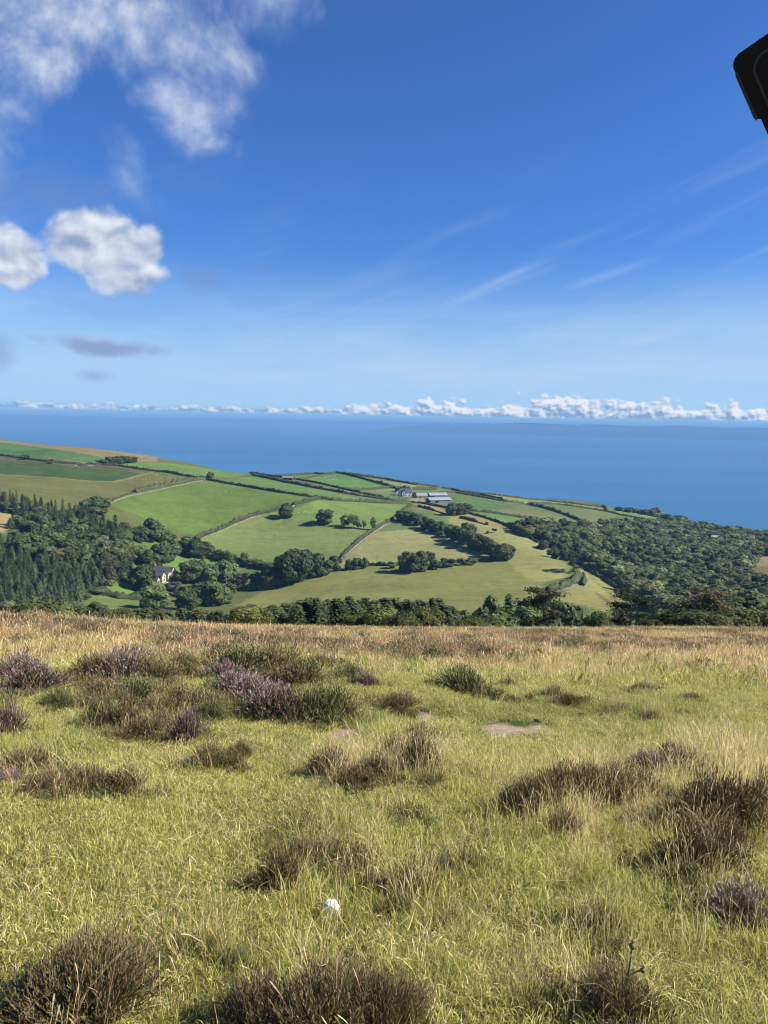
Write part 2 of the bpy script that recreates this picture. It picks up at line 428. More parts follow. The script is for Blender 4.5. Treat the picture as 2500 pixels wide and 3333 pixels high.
# fields of the far hillside: (view, outline, colour); later ones lie over earlier ones
FIELDS = [
 ('E', [(-200, 60), (600, 130), (1100, 200), (1700, 285), (1700, 350), (1450, 345), (1180, 330), (1100, 290), (650, 215), (-200, 110)], (158, 150, 92)),
 ('E', [(-200, 105), (0, 130), (650, 215), (1100, 290), (1130, 335), (900, 350), (0, 265), (-200, 245)], (100, 140, 70)),
 ('E', [(150, 220), (640, 215), (430, 275), (0, 240), (0, 195)], (78, 124, 60)),
 ('E', [(-200, 245), (0, 265), (900, 350), (1100, 385), (1560, 450), (1200, 430), (800, 390), (0, 335), (-200, 320)], (104, 104, 62)),
 ('E', [(-200, 320), (0, 335), (700, 385), (1200, 430), (1560, 470), (1380, 520), (1200, 552), (900, 540), (0, 478), (-200, 465)], (82, 112, 50)),
 ('E', [(-200, 465), (0, 478), (900, 540), (1200, 560), (1400, 525), (1640, 455), (2100, 560), (1900, 610), (1500, 690), (1180, 790), (900, 900), (400, 800), (0, 700), (-200, 700)], (126, 134, 66)),
 ('A', [(720, 518), (870, 500), (1100, 505), (1600, 572), (1500, 590), (1300, 605), (1180, 585), (930, 548)], (124, 160, 74)),
 ('A', [(690, 772), (820, 715), (1000, 670), (1290, 617), (1400, 630), (1800, 690), (2000, 740), (1800, 805), (1659, 840), (1550, 880), (1240, 970), (1000, 895), (860, 830)], (118, 148, 62)),
 ('A', [(610, 860), (690, 780), (860, 835), (1000, 900), (1240, 972), (1140, 1020), (900, 950), (780, 960)], (116, 130, 62)),
 ('B', [(200, 235), (460, 208), (700, 255), (1000, 320), (1270, 372), (920, 355), (560, 305)], (118, 156, 72)),
 ('B', [(600, 200), (720, 245), (1080, 300), (1360, 358), (1250, 360), (1000, 310), (750, 258)], (138, 154, 86)),
 ('B', [(690, 215), (900, 195), (960, 205), (820, 235), (740, 232)], (130, 158, 84)),
 ('B', [(820, 235), (1030, 188), (1200, 225), (1345, 275), (1230, 298), (1080, 290)], (112, 158, 74)),
 ('B', [(1130, 310), (1410, 288), (1445, 358), (1360, 356), (1240, 335)], (118, 150, 78)),
 ('B', [(1220, 213), (1400, 245), (1570, 270), (1550, 292), (1420, 290), (1340, 262)], (158, 170, 98)),
 ('B', [(720, 440), (910, 370), (1200, 388), (1520, 402), (1430, 482), (1260, 578), (1000, 548), (850, 520), (720, 505)], (136, 168, 80)),
 ('B', [(100, 640), (440, 492), (640, 446), (690, 505), (850, 520), (1000, 548), (1250, 580), (1150, 660), (1050, 772), (800, 800), (450, 800), (300, 740), (180, 690)], (140, 162, 84)),
 ('C', [(-30, 640), (90, 560), (190, 500), (290, 540), (500, 610), (850, 760), (600, 785), (230, 805), (-60, 805), (-200, 800)], (172, 180, 108)),
 ('C', [(20, 590), (190, 500), (290, 540), (450, 600), (250, 570)], (118, 146, 78)),
 ('C', [(-200, 835), (-60, 825), (250, 810), (860, 785), (940, 785), (1110, 920), (1180, 930), (1200, 1100), (700, 1130), (-600, 1130), (-900, 1080), (-750, 1000), (-520, 940), (-380, 905)], (150, 160, 84)),
 ('C', [(290, 425), (400, 425), (540, 465), (640, 490), (800, 530), (1000, 600), (1140, 660), (1370, 830), (1350, 885), (1180, 925), (1110, 920), (930, 785), (970, 720), (860, 650), (600, 540), (330, 440)], (168, 176, 99)),
 ('C', [(300, 430), (360, 420), (540, 480), (560, 540), (480, 520)], (124, 148, 80)),
 ('C', [(290, 395), (380, 395), (540, 440), (700, 470), (900, 530), (980, 590), (800, 530), (640, 490), (540, 465), (420, 430)], (170, 162, 96)),
 ('C', [(270, 360), (420, 350), (580, 360), (590, 395), (500, 400), (380, 395), (290, 390)], (168, 166, 112)),
 ('C', [(280, 300), (480, 295), (590, 315), (560, 335), (420, 345), (330, 335)], (122, 152, 78)),
 ('C', [(530, 348), (610, 335), (760, 365), (960, 402), (820, 438), (700, 445), (600, 420), (570, 390)], (108, 146, 72)),
 ('C', [(600, 322), (640, 318), (900, 362), (1060, 392), (960, 392), (760, 352)], (134, 156, 88)),
 ('C', [(805, 440), (1075, 400), (1300, 455), (1455, 530), (1420, 545), (1200, 512), (1100, 492), (960, 470)], (130, 144, 80)),
 ('C', [(1110, 398), (1300, 412), (1659, 458), (1659, 520), (1500, 535), (1460, 525), (1300, 455)], (126, 140, 78)),
 ('C', [(680, 452), (860, 465), (1030, 492), (1010, 532), (900, 525), (780, 480)], (116, 158, 80)),
 ('C', [(700, 312), (900, 343), (1300, 385), (1590, 425), (1590, 440), (1300, 405), (1050, 388), (850, 350)], (146, 170, 86)),
 ('D', [(590, 215), (700, 228), (850, 250), (1045, 300), (1010, 312), (840, 288), (700, 265), (590, 240)], (130, 164, 80)),
 ('D', [(390, 610), (560, 690), (720, 800), (640, 880), (560, 925), (380, 880), (180, 830), (280, 780), (390, 720)], (172, 174, 100)),
 ('D', [(200, 830), (380, 870), (520, 905), (480, 960), (200, 900)], (128, 146, 78)),
 ('D', [(1470, 575), (1530, 545), (1759, 540), (1759, 720), (1650, 700), (1560, 680)], (178, 164, 102)),
 ('D', [(1525, 830), (1600, 820), (1590, 890), (1535, 895)], (186, 174, 112)),
 ('D', [(225, 350), (290, 385), (300, 430), (250, 420)], (168, 176, 104)),
 ('D', [(370, 430), (470, 480), (440, 520), (380, 470)], (128, 140, 76)),
 ('E', [(-100, 870), (0, 890), (330, 945), (250, 1050), (130, 1030), (20, 1115), (-100, 1130)], (196, 182, 122)),
 ('E', [(180, 1020), (255, 1005), (240, 1055), (150, 1040)], (178, 132, 96)),
 ('E', [(-60, 1130), (20, 1115), (215, 1045), (200, 1190), (60, 1260), (-60, 1270)], (98, 128, 58)),
 ('J2', [(740, 480), (790, 395), (950, 390), (1250, 435), (1330, 525), (1280, 560), (1000, 540), (760, 520)], (128, 154, 76)),
 ('J2', [(860, 350), (1010, 235), (1240, 290), (1310, 370), (1250, 390), (950, 370)], (124, 160, 74)),
 ('A', [(990, 1180), (1130, 1060), (1250, 1090), (1400, 1130), (1500, 1170), (1600, 1200), (1400, 1190), (1170, 1190), (1070, 1215)], (124, 166, 74)),
 ('A', [(830, 1000), (1000, 1005), (940, 1060), (910, 1120), (850, 1060)], (120, 146, 68)),
 ('A', [(1360, 1190), (1659, 1180), (1659, 1260), (1500, 1250)], (110, 140, 68)),
]
WOODS = {   # ground under trees
 'conifer wood': ('S', [V('E', *p) for p in [(-300, 690), (0, 745), (200, 790), (420, 830), (640, 890), (860, 925), (1000, 960), (1150, 1040), (1380, 1180), (1430, 1290), (1420, 1420), (1330, 1560)]] +
                  [V('J2', *p) for p in [(1080, 250), (960, 300), (820, 320), (730, 430), (640, 480), (300, 560), (-300, 560)]]),
 'oak wood': ('D', [(0, 330), (200, 350), (430, 365), (560, 350), (850, 335), (1000, 325), (1060, 305), (740, 245), (900, 262), (1100, 290), (1300, 318), (1500, 350), (1720, 405), (2250, 500), (2250, 600), (1800, 545), (1530, 560), (1465, 590),
                    (1540, 700), (1660, 730), (1780, 730), (2250, 700), (2250, 1010), (1520, 1010), (960, 1000), (830, 910), (700, 800), (560, 690), (400, 620), (360, 570), (250, 490), (130, 440), (0, 395)]),
}
def inpoly(x, y, P):
    x = np.asarray(x); y = np.asarray(y); ins = np.zeros(x.shape, bool)
    for i in range(len(P)):
        x1, y1 = P[i]; x2, y2 = P[i - 1]
        c = ((y1 > y) != (y2 > y)) & (x < (x2 - x1) * (y - y1) / (y2 - y1 + 1e-12) + x1)
        ins ^= c
    return ins
def densify(pts, n=4):
    pts = np.array(pts, float); out = []
    for i in range(len(pts)):
        a, b = pts[i], pts[(i + 1) % len(pts)]
        for k in range(n): out.append(a + (b - a) * k / n)
    return out

# ---- hillside mesh
gx = np.arange(-960, 961, 3.2)
gy = np.r_[np.arange(100, 420, 10.0), np.arange(420, 1500, 2.6), np.arange(1500, 2051, 11.0)]
HX, HY = np.meshgrid(gx, gy)
HZ = gz(HX, HY)
HZ[HY > 1950] = land_z(HX[HY > 1950], HY[HY > 1950])
HZ[0] = land_z(HX[0], HY[0])
NXg, NYg = len(gx), len(gy)
col = np.empty((NYg, NXg, 3)); col[:] = fc(118, 132, 70)
PIX, PIY = project(np.stack([HX, HY, HZ], -1))
wob = (fbm(HX * 0.03, HY * 0.03, 31, 2) - 0.5) * 4.0
for view, pts, c in FIELDS:
    P = np.array([V(view, *p) for p in pts])
    W2 = np.array([cast(*p)[:2] for p in densify(P, 3)])
    ins = inpoly(HX + wob, HY + wob, W2)
    col[ins] = fc(*c)
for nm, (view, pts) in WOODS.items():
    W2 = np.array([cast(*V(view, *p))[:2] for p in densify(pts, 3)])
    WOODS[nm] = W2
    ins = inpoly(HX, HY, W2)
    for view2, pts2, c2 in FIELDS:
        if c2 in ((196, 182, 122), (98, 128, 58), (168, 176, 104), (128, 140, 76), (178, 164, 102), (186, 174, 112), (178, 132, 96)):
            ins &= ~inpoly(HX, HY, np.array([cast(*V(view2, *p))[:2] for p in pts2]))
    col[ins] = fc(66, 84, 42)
def paint_line(view, pts, width, c):
    P = VC(view, pts)[:, :2]
    for a, b in zip(P[:-1], P[1:]):
        ab = b - a; L = ab @ ab + 1e-9
        t = np.clip(((HX - a[0]) * ab[0] + (HY - a[1]) * ab[1]) / L, 0, 1)
        d = np.hypot(HX - a[0] - t * ab[0], HY - a[1] - t * ab[1])
        k = np.clip((width - d) / (width * 0.5), 0, 1)[..., None] * 0.85
        col[:] = col * (1 - k) + fc(*c) * k
for view, pts, w, c in [
    ('E', [(-100, 470), (0, 482), (600, 515), (900, 548), (1200, 563), (1350, 535), (1640, 458)], 3.2, (176, 166, 112)),
    ('E', [(-100, 300), (300, 330), (700, 372), (1000, 385)], 3.0, (160, 132, 92)),
    ('E', [(500, 305), (700, 325), (900, 350), (940, 380), (830, 388)], 2.6, (178, 172, 128)),
    ('B', [(1040, 842), (1085, 770), (1190, 655), (1290, 580), (1370, 530), (1440, 470)], 2.4, (172, 166, 118)),
    ('B', [(700, 505), (860, 520), (1000, 545), (1250, 578)], 2.0, (150, 146, 92)),
    ('C', [(300, 420), (420, 432), (550, 470), (700, 490)], 2.2, (176, 160, 106)),
    ('A', [(700, 790), (860, 832), (1000, 892), (1240, 968)], 1.6, (112, 112, 62)),
    ('B', [(1430, 300), (1200, 308), (1560, 292)], 1.6, (170, 168, 120)),
    ('D', [(430, 640), (560, 760), (640, 860)], 2.0, (128, 134, 74)), ('D', [(470, 780), (560, 830), (600, 870)], 2.0, (120, 126, 70))]:
    paint_line(view, pts, w, c)
m, t, b = material('pasture')
co = t.new('ShaderNodeTexCoord').outputs['Object']
at = t.new('ShaderNodeAttribute', attribute_name='col').outputs['Color']
a1 = t.noise(co, 0.014, 4, 0.6); a2 = t.noise(co, 0.11, 5, 0.65); a3 = t.noise(co, 0.9, 4, 0.7)
k = t.mul(t.lin(a1, 0.3, 0.7, 0.84, 1.16), t.mul(t.lin(a2, 0.3, 0.7, 0.84, 1.16), t.lin(a3, 0.25, 0.75, 0.78, 1.22)))
rv = t.new('ShaderNodeVectorRotate', rotation_type='Z_AXIS'); t.l.new(co, rv.inputs['Vector']); t.put(rv.inputs['Angle'], t.lin(t.noise(co, 0.004, 1, 0.5), 0.3, 0.7, -0.6, 1.2))
mow = t.noise(t.vm('MULTIPLY', rv.outputs[0], (0.012, 0.42, 0.05)), 1.0, 3, 0.6)
k = t.mul(k, t.lin(mow, 0.3, 0.7, 0.89, 1.11))
cc = t.vm('SCALE', at, k)
dry = t.mul(t.step(t.noise(t.vm('ADD', co, (91, 33, 7)), 0.045, 6, 0.7), 0.50, 0.72), 0.22)
cc = t.mix(dry, cc, fc(176, 168, 104).tolist())
rush = t.mul(t.step(t.noise(t.vm('ADD', co, (17, 3, 71)), 0.19, 5, 0.75), 0.57, 0.70), 0.55)
cc = t.mix(rush, cc, fc(84, 106, 52).tolist())
t.l.new(cc, b.inputs['Base Color']); b.inputs['Roughness'].default_value = 0.95; b.inputs['Specular IOR Level'].default_value = 0.05
bp = t.new('ShaderNodeBump'); bp.inputs['Strength'].default_value = 0.5; bp.inputs['Distance'].default_value = 0.6
t.l.new(a3, bp.inputs['Height']); t.l.new(bp.outputs[0], b.inputs['Normal'])
MAT_PASTURE = m
idx = np.arange(NXg * NYg).reshape(NYg, NXg)
quads = np.stack([idx[:-1, :-1], idx[:-1, 1:], idx[1:, 1:], idx[1:, :-1]], -1).reshape(-1, 4)
hill = link('hillside', mesh_np('hillside', np.stack([HX, HY, HZ], -1).reshape(-1, 3), quads, MAT_PASTURE, True, col=col.reshape(-1, 3)))
tag(hill, 'patchwork of green and straw coloured fields on the far hillside', kind='structure')

# ---- sea
m, t, b = material('sea_water')
co = t.new('ShaderNodeTexCoord').outputs['Object']
s1 = t.noise(t.vm('MULTIPLY', co, (0.00006, 0.00022, 1)), 1.0, 5, 0.6, dist=0.8)
s2 = t.noise(t.vm('MULTIPLY', co, (0.0009, 0.0035, 1)), 1.0, 5, 0.65)
s3 = t.noise(t.vm('MULTIPLY', co, (0.00010, 0.0011, 1)), 1.0, 6, 0.6, dist=0.4)
kk = t.mul(t.mul(t.lin(s1, 0.3, 0.7, 0.80, 1.16), t.lin(s3, 0.3, 0.7, 0.90, 1.10)), t.lin(s2, 0.3, 0.7, 0.92, 1.08))
t.l.new(t.vm('SCALE', (0.040, 0.134, 0.250), kk), b.inputs['Base Color'])
b.inputs['Roughness'].default_value = 0.55; b.inputs['Specular IOR Level'].default_value = 0.12
xs = np.array([-120000, -30000, -8000, -2000, 0, 2000, 8000, 30000, 120000.0]); ys = np.array([-3000, 1000, 1700, 2600, 5000, 12000, 30000, 70000, 125000.0])
SX, SY = np.meshgrid(xs, ys); ii = np.arange(SX.size).reshape(SX.shape)
sq = np.stack([ii[:-1, :-1], ii[:-1, 1:], ii[1:, 1:], ii[1:, :-1]], -1).reshape(-1, 4)
sea = link('sea', mesh_np('sea', np.stack([SX, SY, np.full(SX.shape, SEA)], -1).reshape(-1, 3), sq, m))
tag(sea, 'calm blue sea channel beyond the headland', kind='structure')

# ---- far coast across the water
cx = np.linspace(-600, 22000, 260)
rows = []
for k in range(9):
    fr = k / 8
    cy = 26500 - 6600 * np.clip(cx / 12000, 0, 1.3) + fr * 5200
    env = np.clip((cx + 400) / 2600, 0, 1)
    hz = (95 + 300 * fr ** 0.75) * (0.72 + 0.5 * (fbm(cx / 2600, np.full_like(cx, fr * 2.3), 41, 4) - 0.3)) * env ** 0.7
    if k == 0: hz = -4 + 20 * fbm(cx / 700, cx * 0, 43, 3)
    rows.append(np.stack([cx, cy, SEA + hz], -1))
rows = np.array(rows); ii = np.arange(rows.shape[0] * rows.shape[1]).reshape(rows.shape[:2])
cq = np.stack([ii[:-1, :-1], ii[:-1, 1:], ii[1:, 1:], ii[1:, :-1]], -1).reshape(-1, 4)
m, t, b = material('far_land')
co = t.new('ShaderNodeTexCoord').outputs['Object']
n = t.noise(t.vm('MULTIPLY', co, (0.0016, 0.0016, 0.006)), 1.0, 6, 0.7)
t.l.new(t.ramp(n, [(0.35, (0.008, 0.014, 0.016)), (0.58, (0.018, 0.028, 0.026)), (0.74, (0.10, 0.11, 0.10))]), b.inputs['Base Color'])
coast = link('hills', mesh_np('hills', rows.reshape(-1, 3), cq, m, True))
tag(coast, 'low hazy hills of the coast across the water', kind='structure')

# ---- air
hz = bpy.data.materials.new('haze_air'); hz.use_nodes = True; hn = hz.node_tree.nodes; hn.clear()
pv = hn.new('ShaderNodeVolumePrincipled'); pv.inputs['Density'].default_value = 7.6e-5
pv.inputs['Color'].default_value = (0.205, 0.43, 0.74, 1); pv.inputs['Anisotropy'].default_value = 0.0
ho = hn.new('ShaderNodeOutputMaterial'); hz.node_tree.links.new(pv.outputs[0], ho.inputs['Volume'])
hv, hf = box_vf(-121000, 121000, -3500, 126000, SEA - 50, 14)
haze = link('haze', Geo().add(hv, hf).mesh('haze', hz)); tag(haze, kind='stuff', label='thin blue sea haze lying over the channel')

# ================================================================== TREES, HEDGES
def leaf_mat(name, base=None, rough=0.65, transl=0.25, lo=0.5, hi=1.65, jitter=0.3, pale=None):
    m, t, b = material(name)
    tint = t.new('ShaderNodeAttribute', attribute_name='tint').outputs['Fac']
    oi = t.new('ShaderNodeObjectInfo')
    c = oi.outputs['Color'] if base is None else base
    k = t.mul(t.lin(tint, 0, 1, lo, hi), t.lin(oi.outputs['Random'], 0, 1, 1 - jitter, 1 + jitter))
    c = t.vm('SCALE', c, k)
    warm = t.mix(t.mul(t.m('FRACT', t.mul(oi.outputs['Random'], 7.31)), 0.45), c, t.vm('MULTIPLY', c, (1.35, 1.05, 0.75)))
    if pale: warm = t.mix(t.mul(t.step(t.m('FRACT', t.mul(oi.outputs['Random'], 13.7)), .62, .95), .75), warm, t.vm('SCALE', pale, k))
    t.l.new(warm, b.inputs['Base Color']); b.inputs['Roughness'].default_value = rough
    b.inputs['Specular IOR Level'].default_value = 0.15
    if transl:
        tr = t.new('ShaderNodeBsdfTranslucent'); t.l.new(t.vm('MULTIPLY', warm, (1.3, 1.4, 0.7)), tr.inputs['Color'])
        ms = t.new('ShaderNodeMixShader'); ms.inputs[0].default_value = transl
        t.l.new(b.outputs[0], ms.inputs[1]); t.l.new(tr.outputs[0], ms.inputs[2])
        t.l.new(ms.outputs[0], t.n['Material Output'].inputs['Surface'])
    return m
MAT_LEAF = leaf_mat('leaves')
MAT_WOOD_GREEN = leaf_mat('oak_wood_leaves', (0.100, 0.130, 0.050), jitter=0.45, lo=0.66, hi=1.4, pale=(0.20, 0.21, 0.10))
MAT_SPRUCE = leaf_mat('spruce_needles', (0.064, 0.090, 0.042), transl=0.1, jitter=0.35)
MAT_BARK = plain('bark', (0.10, 0.085, 0.065), 0.9, 0.4, 6.0)
MAT_PALE_BARK = plain('bleached_bark', (0.42, 0.40, 0.36), 0.9, 0.3, 6.0)

def cards(c, n, size, rg, asp=1.0):
    """leaf clump quads at c (N,3) facing n (N,3)"""
    N = len(c)
    n = n / (np.linalg.norm(n, axis=1, keepdims=True) + 1e-9)
    a = rg.normal(size=(N, 3)); a -= (a * n).sum(1, keepdims=True) * n; a /= np.linalg.norm(a, axis=1, keepdims=True) + 1e-9
    b = np.cross(n, a)
    s = np.broadcast_to(np.asarray(size), (N,))[:, None]
    j = lambda: rg.uniform(0.6, 1.25, (N, 1))
    v = np.stack([c - a * s * j() - b * s * asp * j(), c + a * s * j() - b * s * asp * j(), c + a * s * j() + b * s * asp * j(), c - a * s * j() + b * s * asp * j()], 1)
    return v.reshape(-1, 3), np.arange(N * 4).reshape(N, 4)

def tube(pts, rad, k=5):
    """tapered tube round a polyline"""
    pts = np.asarray(pts, float); n = len(pts); V_, F_ = [], []
    for i in range(n):
        d = pts[min(i + 1, n - 1)] - pts[max(i - 1, 0)]; d /= np.linalg.norm(d) + 1e-9
        u = np.cross(d, (0.3, 0.9, 0.1)); u /= np.linalg.norm(u) + 1e-9; w = np.cross(d, u)
        for q in range(k):
            a = 2 * math.pi * q / k; V_.append(pts[i] + rad[i] * (math.cos(a) * u + math.sin(a) * w))
    for i in range(n - 1):
        for q in range(k): F_.append((i * k + q, i * k + (q + 1) % k, (i + 1) * k + (q + 1) % k, (i + 1) * k + q))
    return V_, F_

def broadleaf(seed, n=1800, size=0.030, lobes=14, low=0.16, flat=1.0, gaps=0.0, lean=0.0):
    """crown of a unit-high tree: leaf clumps over a heap of lobes"""
    rg = np.random.default_rng(seed)
    L = []
    for i in range(lobes):
        a = rg.uniform(0, 2 * math.pi); r = 0.31 * math.sqrt(rg.uniform(0, 1)); z = rg.uniform(low + 0.13, 0.84)
        k = math.sqrt(max(0.12, 1 - ((z - 0.5) / 0.5) ** 2))
        L.append((r * k * math.cos(a) + lean * z, r * k * math.sin(a), z, rg.uniform(0.13, 0.22) * (0.72 + 0.4 * k)))
    L = np.array(L)
    w = L[:, 3] ** 2; pick = rg.choice(lobes, n * 2, p=w / w.sum())
    d = rg.normal(size=(n * 2, 3)); d /= np.linalg.norm(d, axis=1, keepdims=True)
    rr = L[pick, 3] * rg.uniform(0.72, 1.06, n * 2)
    c = L[pick, :3] + d * rr[:, None] * np.array([1, 1, 0.85])
    inside = np.zeros(len(c), int)
    for l in L: inside += (np.linalg.norm((c - l[:3]) / np.array([1, 1, 0.85]), axis=1) < l[3] * 0.72)
    keep = (inside == 0) & (c[:, 2] > low * 0.8) & (c[:, 2] < 1.0)
    if gaps: keep &= rg.uniform(size=len(c)) > gaps * (np.sin(c[:, 0] * 31 + seed) * np.sin(c[:, 2] * 27) > 0.1)
    c, d = c[keep][:n], d[keep][:n]
    v, f = cards(c, d + rg.normal(size=c.shape) * 0.36 + np.array([0, 0, 0.2]), size * rg.uniform(0.7, 1.4, len(c)), rg)
    lt = rg.uniform(0, 1, lobes)[pick][keep][:n]
    tint = np.repeat(np.clip(rg.uniform(0.15, 0.85, len(c)) * 0.6 + lt * 0.4, 0, 1), 4)
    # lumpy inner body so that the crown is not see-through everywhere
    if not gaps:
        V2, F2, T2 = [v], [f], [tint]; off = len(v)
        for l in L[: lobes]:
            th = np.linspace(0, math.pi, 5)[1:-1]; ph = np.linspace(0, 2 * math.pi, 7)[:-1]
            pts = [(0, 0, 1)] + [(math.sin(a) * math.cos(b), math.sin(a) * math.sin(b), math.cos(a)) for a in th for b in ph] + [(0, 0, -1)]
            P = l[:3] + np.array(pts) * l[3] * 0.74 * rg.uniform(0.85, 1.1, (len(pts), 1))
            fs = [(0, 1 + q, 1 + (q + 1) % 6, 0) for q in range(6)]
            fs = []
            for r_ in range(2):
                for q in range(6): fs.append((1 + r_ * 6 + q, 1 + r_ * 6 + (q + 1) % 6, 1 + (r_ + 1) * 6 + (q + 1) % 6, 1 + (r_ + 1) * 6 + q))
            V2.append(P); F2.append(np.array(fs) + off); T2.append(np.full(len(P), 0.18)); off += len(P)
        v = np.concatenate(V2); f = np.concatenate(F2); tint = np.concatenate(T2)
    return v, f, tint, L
def trunk_geo(seed, L, r=0.028, h=0.45):
    rg = np.random.default_rng(seed); g = Geo()
    g.add(*tube([(0, 0, -0.05), (0.005, 0, 0.12), (0.01, 0.01, 0.28), (0, 0.0, h + 0.15)], [r * 1.4, r, r * 0.85, r * 0.4], 6))
    for l in L[:: max(1, len(L) // 7)]:
        z0 = rg.uniform(0.14, h)
        mid = np.array([l[0] * 0.5, l[1] * 0.5, (z0 + l[2]) * 0.52])
        g.add(*tube([(0.005, 0, z0), mid, l[:3]], [r * 0.6, r * 0.4, r * 0.15], 4))
    return g
def spruce(seed, whorls=17, per=8, R0=0.19, n_seg=4, low=0.04, droop=0.35, size=0.020, top=1.0, power=0.8):
    rg = np.random.default_rng(seed); C, Nn, S = [], [], []
    for i in range(whorls):
        z = low + (top - low) * (i / whorls) ** 0.92
        rad = R0 * (1 - (z - low) / (top - low)) ** power * rg.uniform(0.8, 1.18) + 0.012
        a0 = rg.uniform(0, 6.28)
        for q in range(per):
            a = a0 + q * 2 * math.pi / per + rg.uniform(-0.3, 0.3); rr = rad * rg.uniform(0.75, 1.15)
            for s in range(n_seg):
                fr = (s + 0.7) / n_seg
                C.append((rr * fr * math.cos(a), rr * fr * math.sin(a), z + 0.02 - droop * rr * fr * fr + rg.normal() * 0.006))
                Nn.append((0.5 * math.cos(a) + rg.normal() * 0.35, 0.5 * math.sin(a) + rg.normal() * 0.35, 1.0)); S.append(size * (1.25 - 0.5 * fr) * rg.uniform(0.8, 1.3))
    C += [(0, 0, top - 0.01), (0, 0, top - 0.035)]; Nn += [(1, 0, 0.2), (0, 1, 0.2)]; S += [0.012, 0.014]
    C = np.array(C); v, f = cards(C, np.array(Nn), np.array(S), rg, 0.8)
    tint = np.repeat(np.clip(rg.uniform(0.1, 0.8, len(C)) + (np.array(S) < size) * 0.15, 0, 1), 4)
    return v, f, tint
def spruce_trunk():
    return Geo().add(*tube([(0, 0, -0.05), (0, 0, 0.4), (0, 0, 0.97)], [0.016, 0.011, 0.002], 5))

# --- prototypes: (crown mesh, trunk mesh)
PROTO = {}
def proto(key, v, f, tint, tg, leafmat=MAT_LEAF, bark=MAT_BARK):
    PROTO[key] = (mesh_np(key + '_crown', v, f, leafmat, tint=tint), tg.mesh(key + '_trunk', bark) if tg else None)
for i in range(6):
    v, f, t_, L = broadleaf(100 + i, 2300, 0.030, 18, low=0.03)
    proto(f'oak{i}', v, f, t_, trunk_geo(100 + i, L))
for i in range(4):
    v, f, t_, L = broadleaf(140 + i, 750, 0.030, 13, gaps=0.5)
    proto(f'sparse{i}', v, f, t_, trunk_geo(140 + i, L, 0.022))
for i in range(4):
    v, f, t_, L = broadleaf(180 + i, 1300, 0.045, 10, low=0.02)
    proto(f'bush{i}', v, f, t_, None)
for i in range(3):
    v, f, t_, L = broadleaf(220 + i, 5200, 0.017, 22, low=0.06, lean=-0.12)
    proto(f'beech{i}', v, f, t_, trunk_geo(220 + i, L))
for i in range(5):
    v, f, t_ = spruce(300 + i); proto(f'spruce{i}', v, f, t_, spruce_trunk())
for i in range(5):
    v, f, t_ = spruce(330 + i, 26, 12, 0.20, 7, 0.02, 0.05, 0.0125, power=0.62); proto(f'larch{i}', v, f, t_, spruce_trunk())
def pine(seed, n=5200, plates=17, spread=0.34):
    rg = np.random.default_rng(seed); C, Nn = [], []; g = Geo(); 
    g.add(*tube([(0, 0, -0.05), (0.01, 0, 0.3), (0.03, 0.01, 0.65), (0.02, 0, 0.95)], [0.028, 0.022, 0.014, 0.004], 6))
    for i in range(plates):
        z = 0.16 + 0.8 * (i / plates) ** 0.9; a = rg.uniform(0, 6.28) if i % 3 else (0 if i % 2 else 3.14)
        r = spread * rg.uniform(0.45, 1.0) * (1.1 - 0.75 * max(0, z - 0.3)); px, py = r * math.cos(a), r * math.sin(a)
        g.add(*tube([(0.02, 0, z - 0.06), (px * 0.5, py * 0.5, z - 0.04), (px, py, z)], [0.010, 0.007, 0.003], 4))
        m_ = n // plates; d = rg.normal(size=(m_, 3)) * np.array([0.075, 0.075, 0.018])
        d[:, :2] += np.outer(rg.uniform(-0.35, 0.25, m_), [px, py])
        C.append(d + (px, py, z + 0.01)); Nn.append(rg.normal(size=(m_, 3)) * 0.6 + (0, 0, 1))
    C = np.concatenate(C); v, f = cards(C, np.concatenate(Nn), 0.012 * rg.uniform(0.7, 1.5, len(C)), rg, 0.7)
    return v, f, np.repeat(rg.uniform(0, 0.9, len(C)), 4), g
for i in range(2):
    v, f, t_, g = pine(400 + i); proto(f'pine{i}', v, f, t_, g)
def dead_tree(seed):
    rg = np.random.default_rng(seed); g = Geo()
    g.add(*tube([(0, 0, -0.05), (0.02, 0, 0.3), (-0.01, 0.01, 0.6), (0.03, 0, 1.0)], [0.035, 0.028, 0.018, 0.004], 6))
    for i in range(14):
        z = rg.uniform(0.3, 0.85); a = rg.uniform(0, 6.28); l = rg.uniform(0.15, 0.34) * (1.1 - z * 0.5)
        p = np.array([math.cos(a) * l, math.sin(a) * l, z + l * rg.uniform(0.3, 0.9)])
        g.add(*tube([(0, 0, z), p * (0.5, 0.5, 0.5) + (0, 0, z * 0.52), p], [0.014, 0.009, 0.003], 4))
    return g
DEAD = dead_tree(9).mesh('dead_tree', MAT_PALE_BARK)

def put_tree(kind, pos, h, w, color, name, phrase=None, place=None, group=None, label=None, cat='tree', rz=None, whole=False):
    """a tree of height h and crown width w standing at pos"""
    cr, tr = PROTO[kind]
    base_w = 0.78 if kind[:3] in ('oak', 'spa', 'bus', 'bee') else (0.42 if kind[:3] in ('spr', 'lar') else 0.72)
    sx = w / base_w
    rz = random.uniform(0, 6.28) if rz is None else rz
    p = (pos[0], pos[1], pos[2] - 0.02 * h)
    if tr is None:
        root = link(name, cr, None, p, (0, 0, rz), (sx, sx, h)); root.color = (*color, 1)
    else:
        root = link(name, None, None, p, (0, 0, rz), (sx, sx, h))
        a = link('crown', cr, root); a.color = (*color, 1)
        link('trunk', tr, root)
    tag(root, label, cat, group)
    if label is None: LABELS.append((root, phrase, place))
    return root

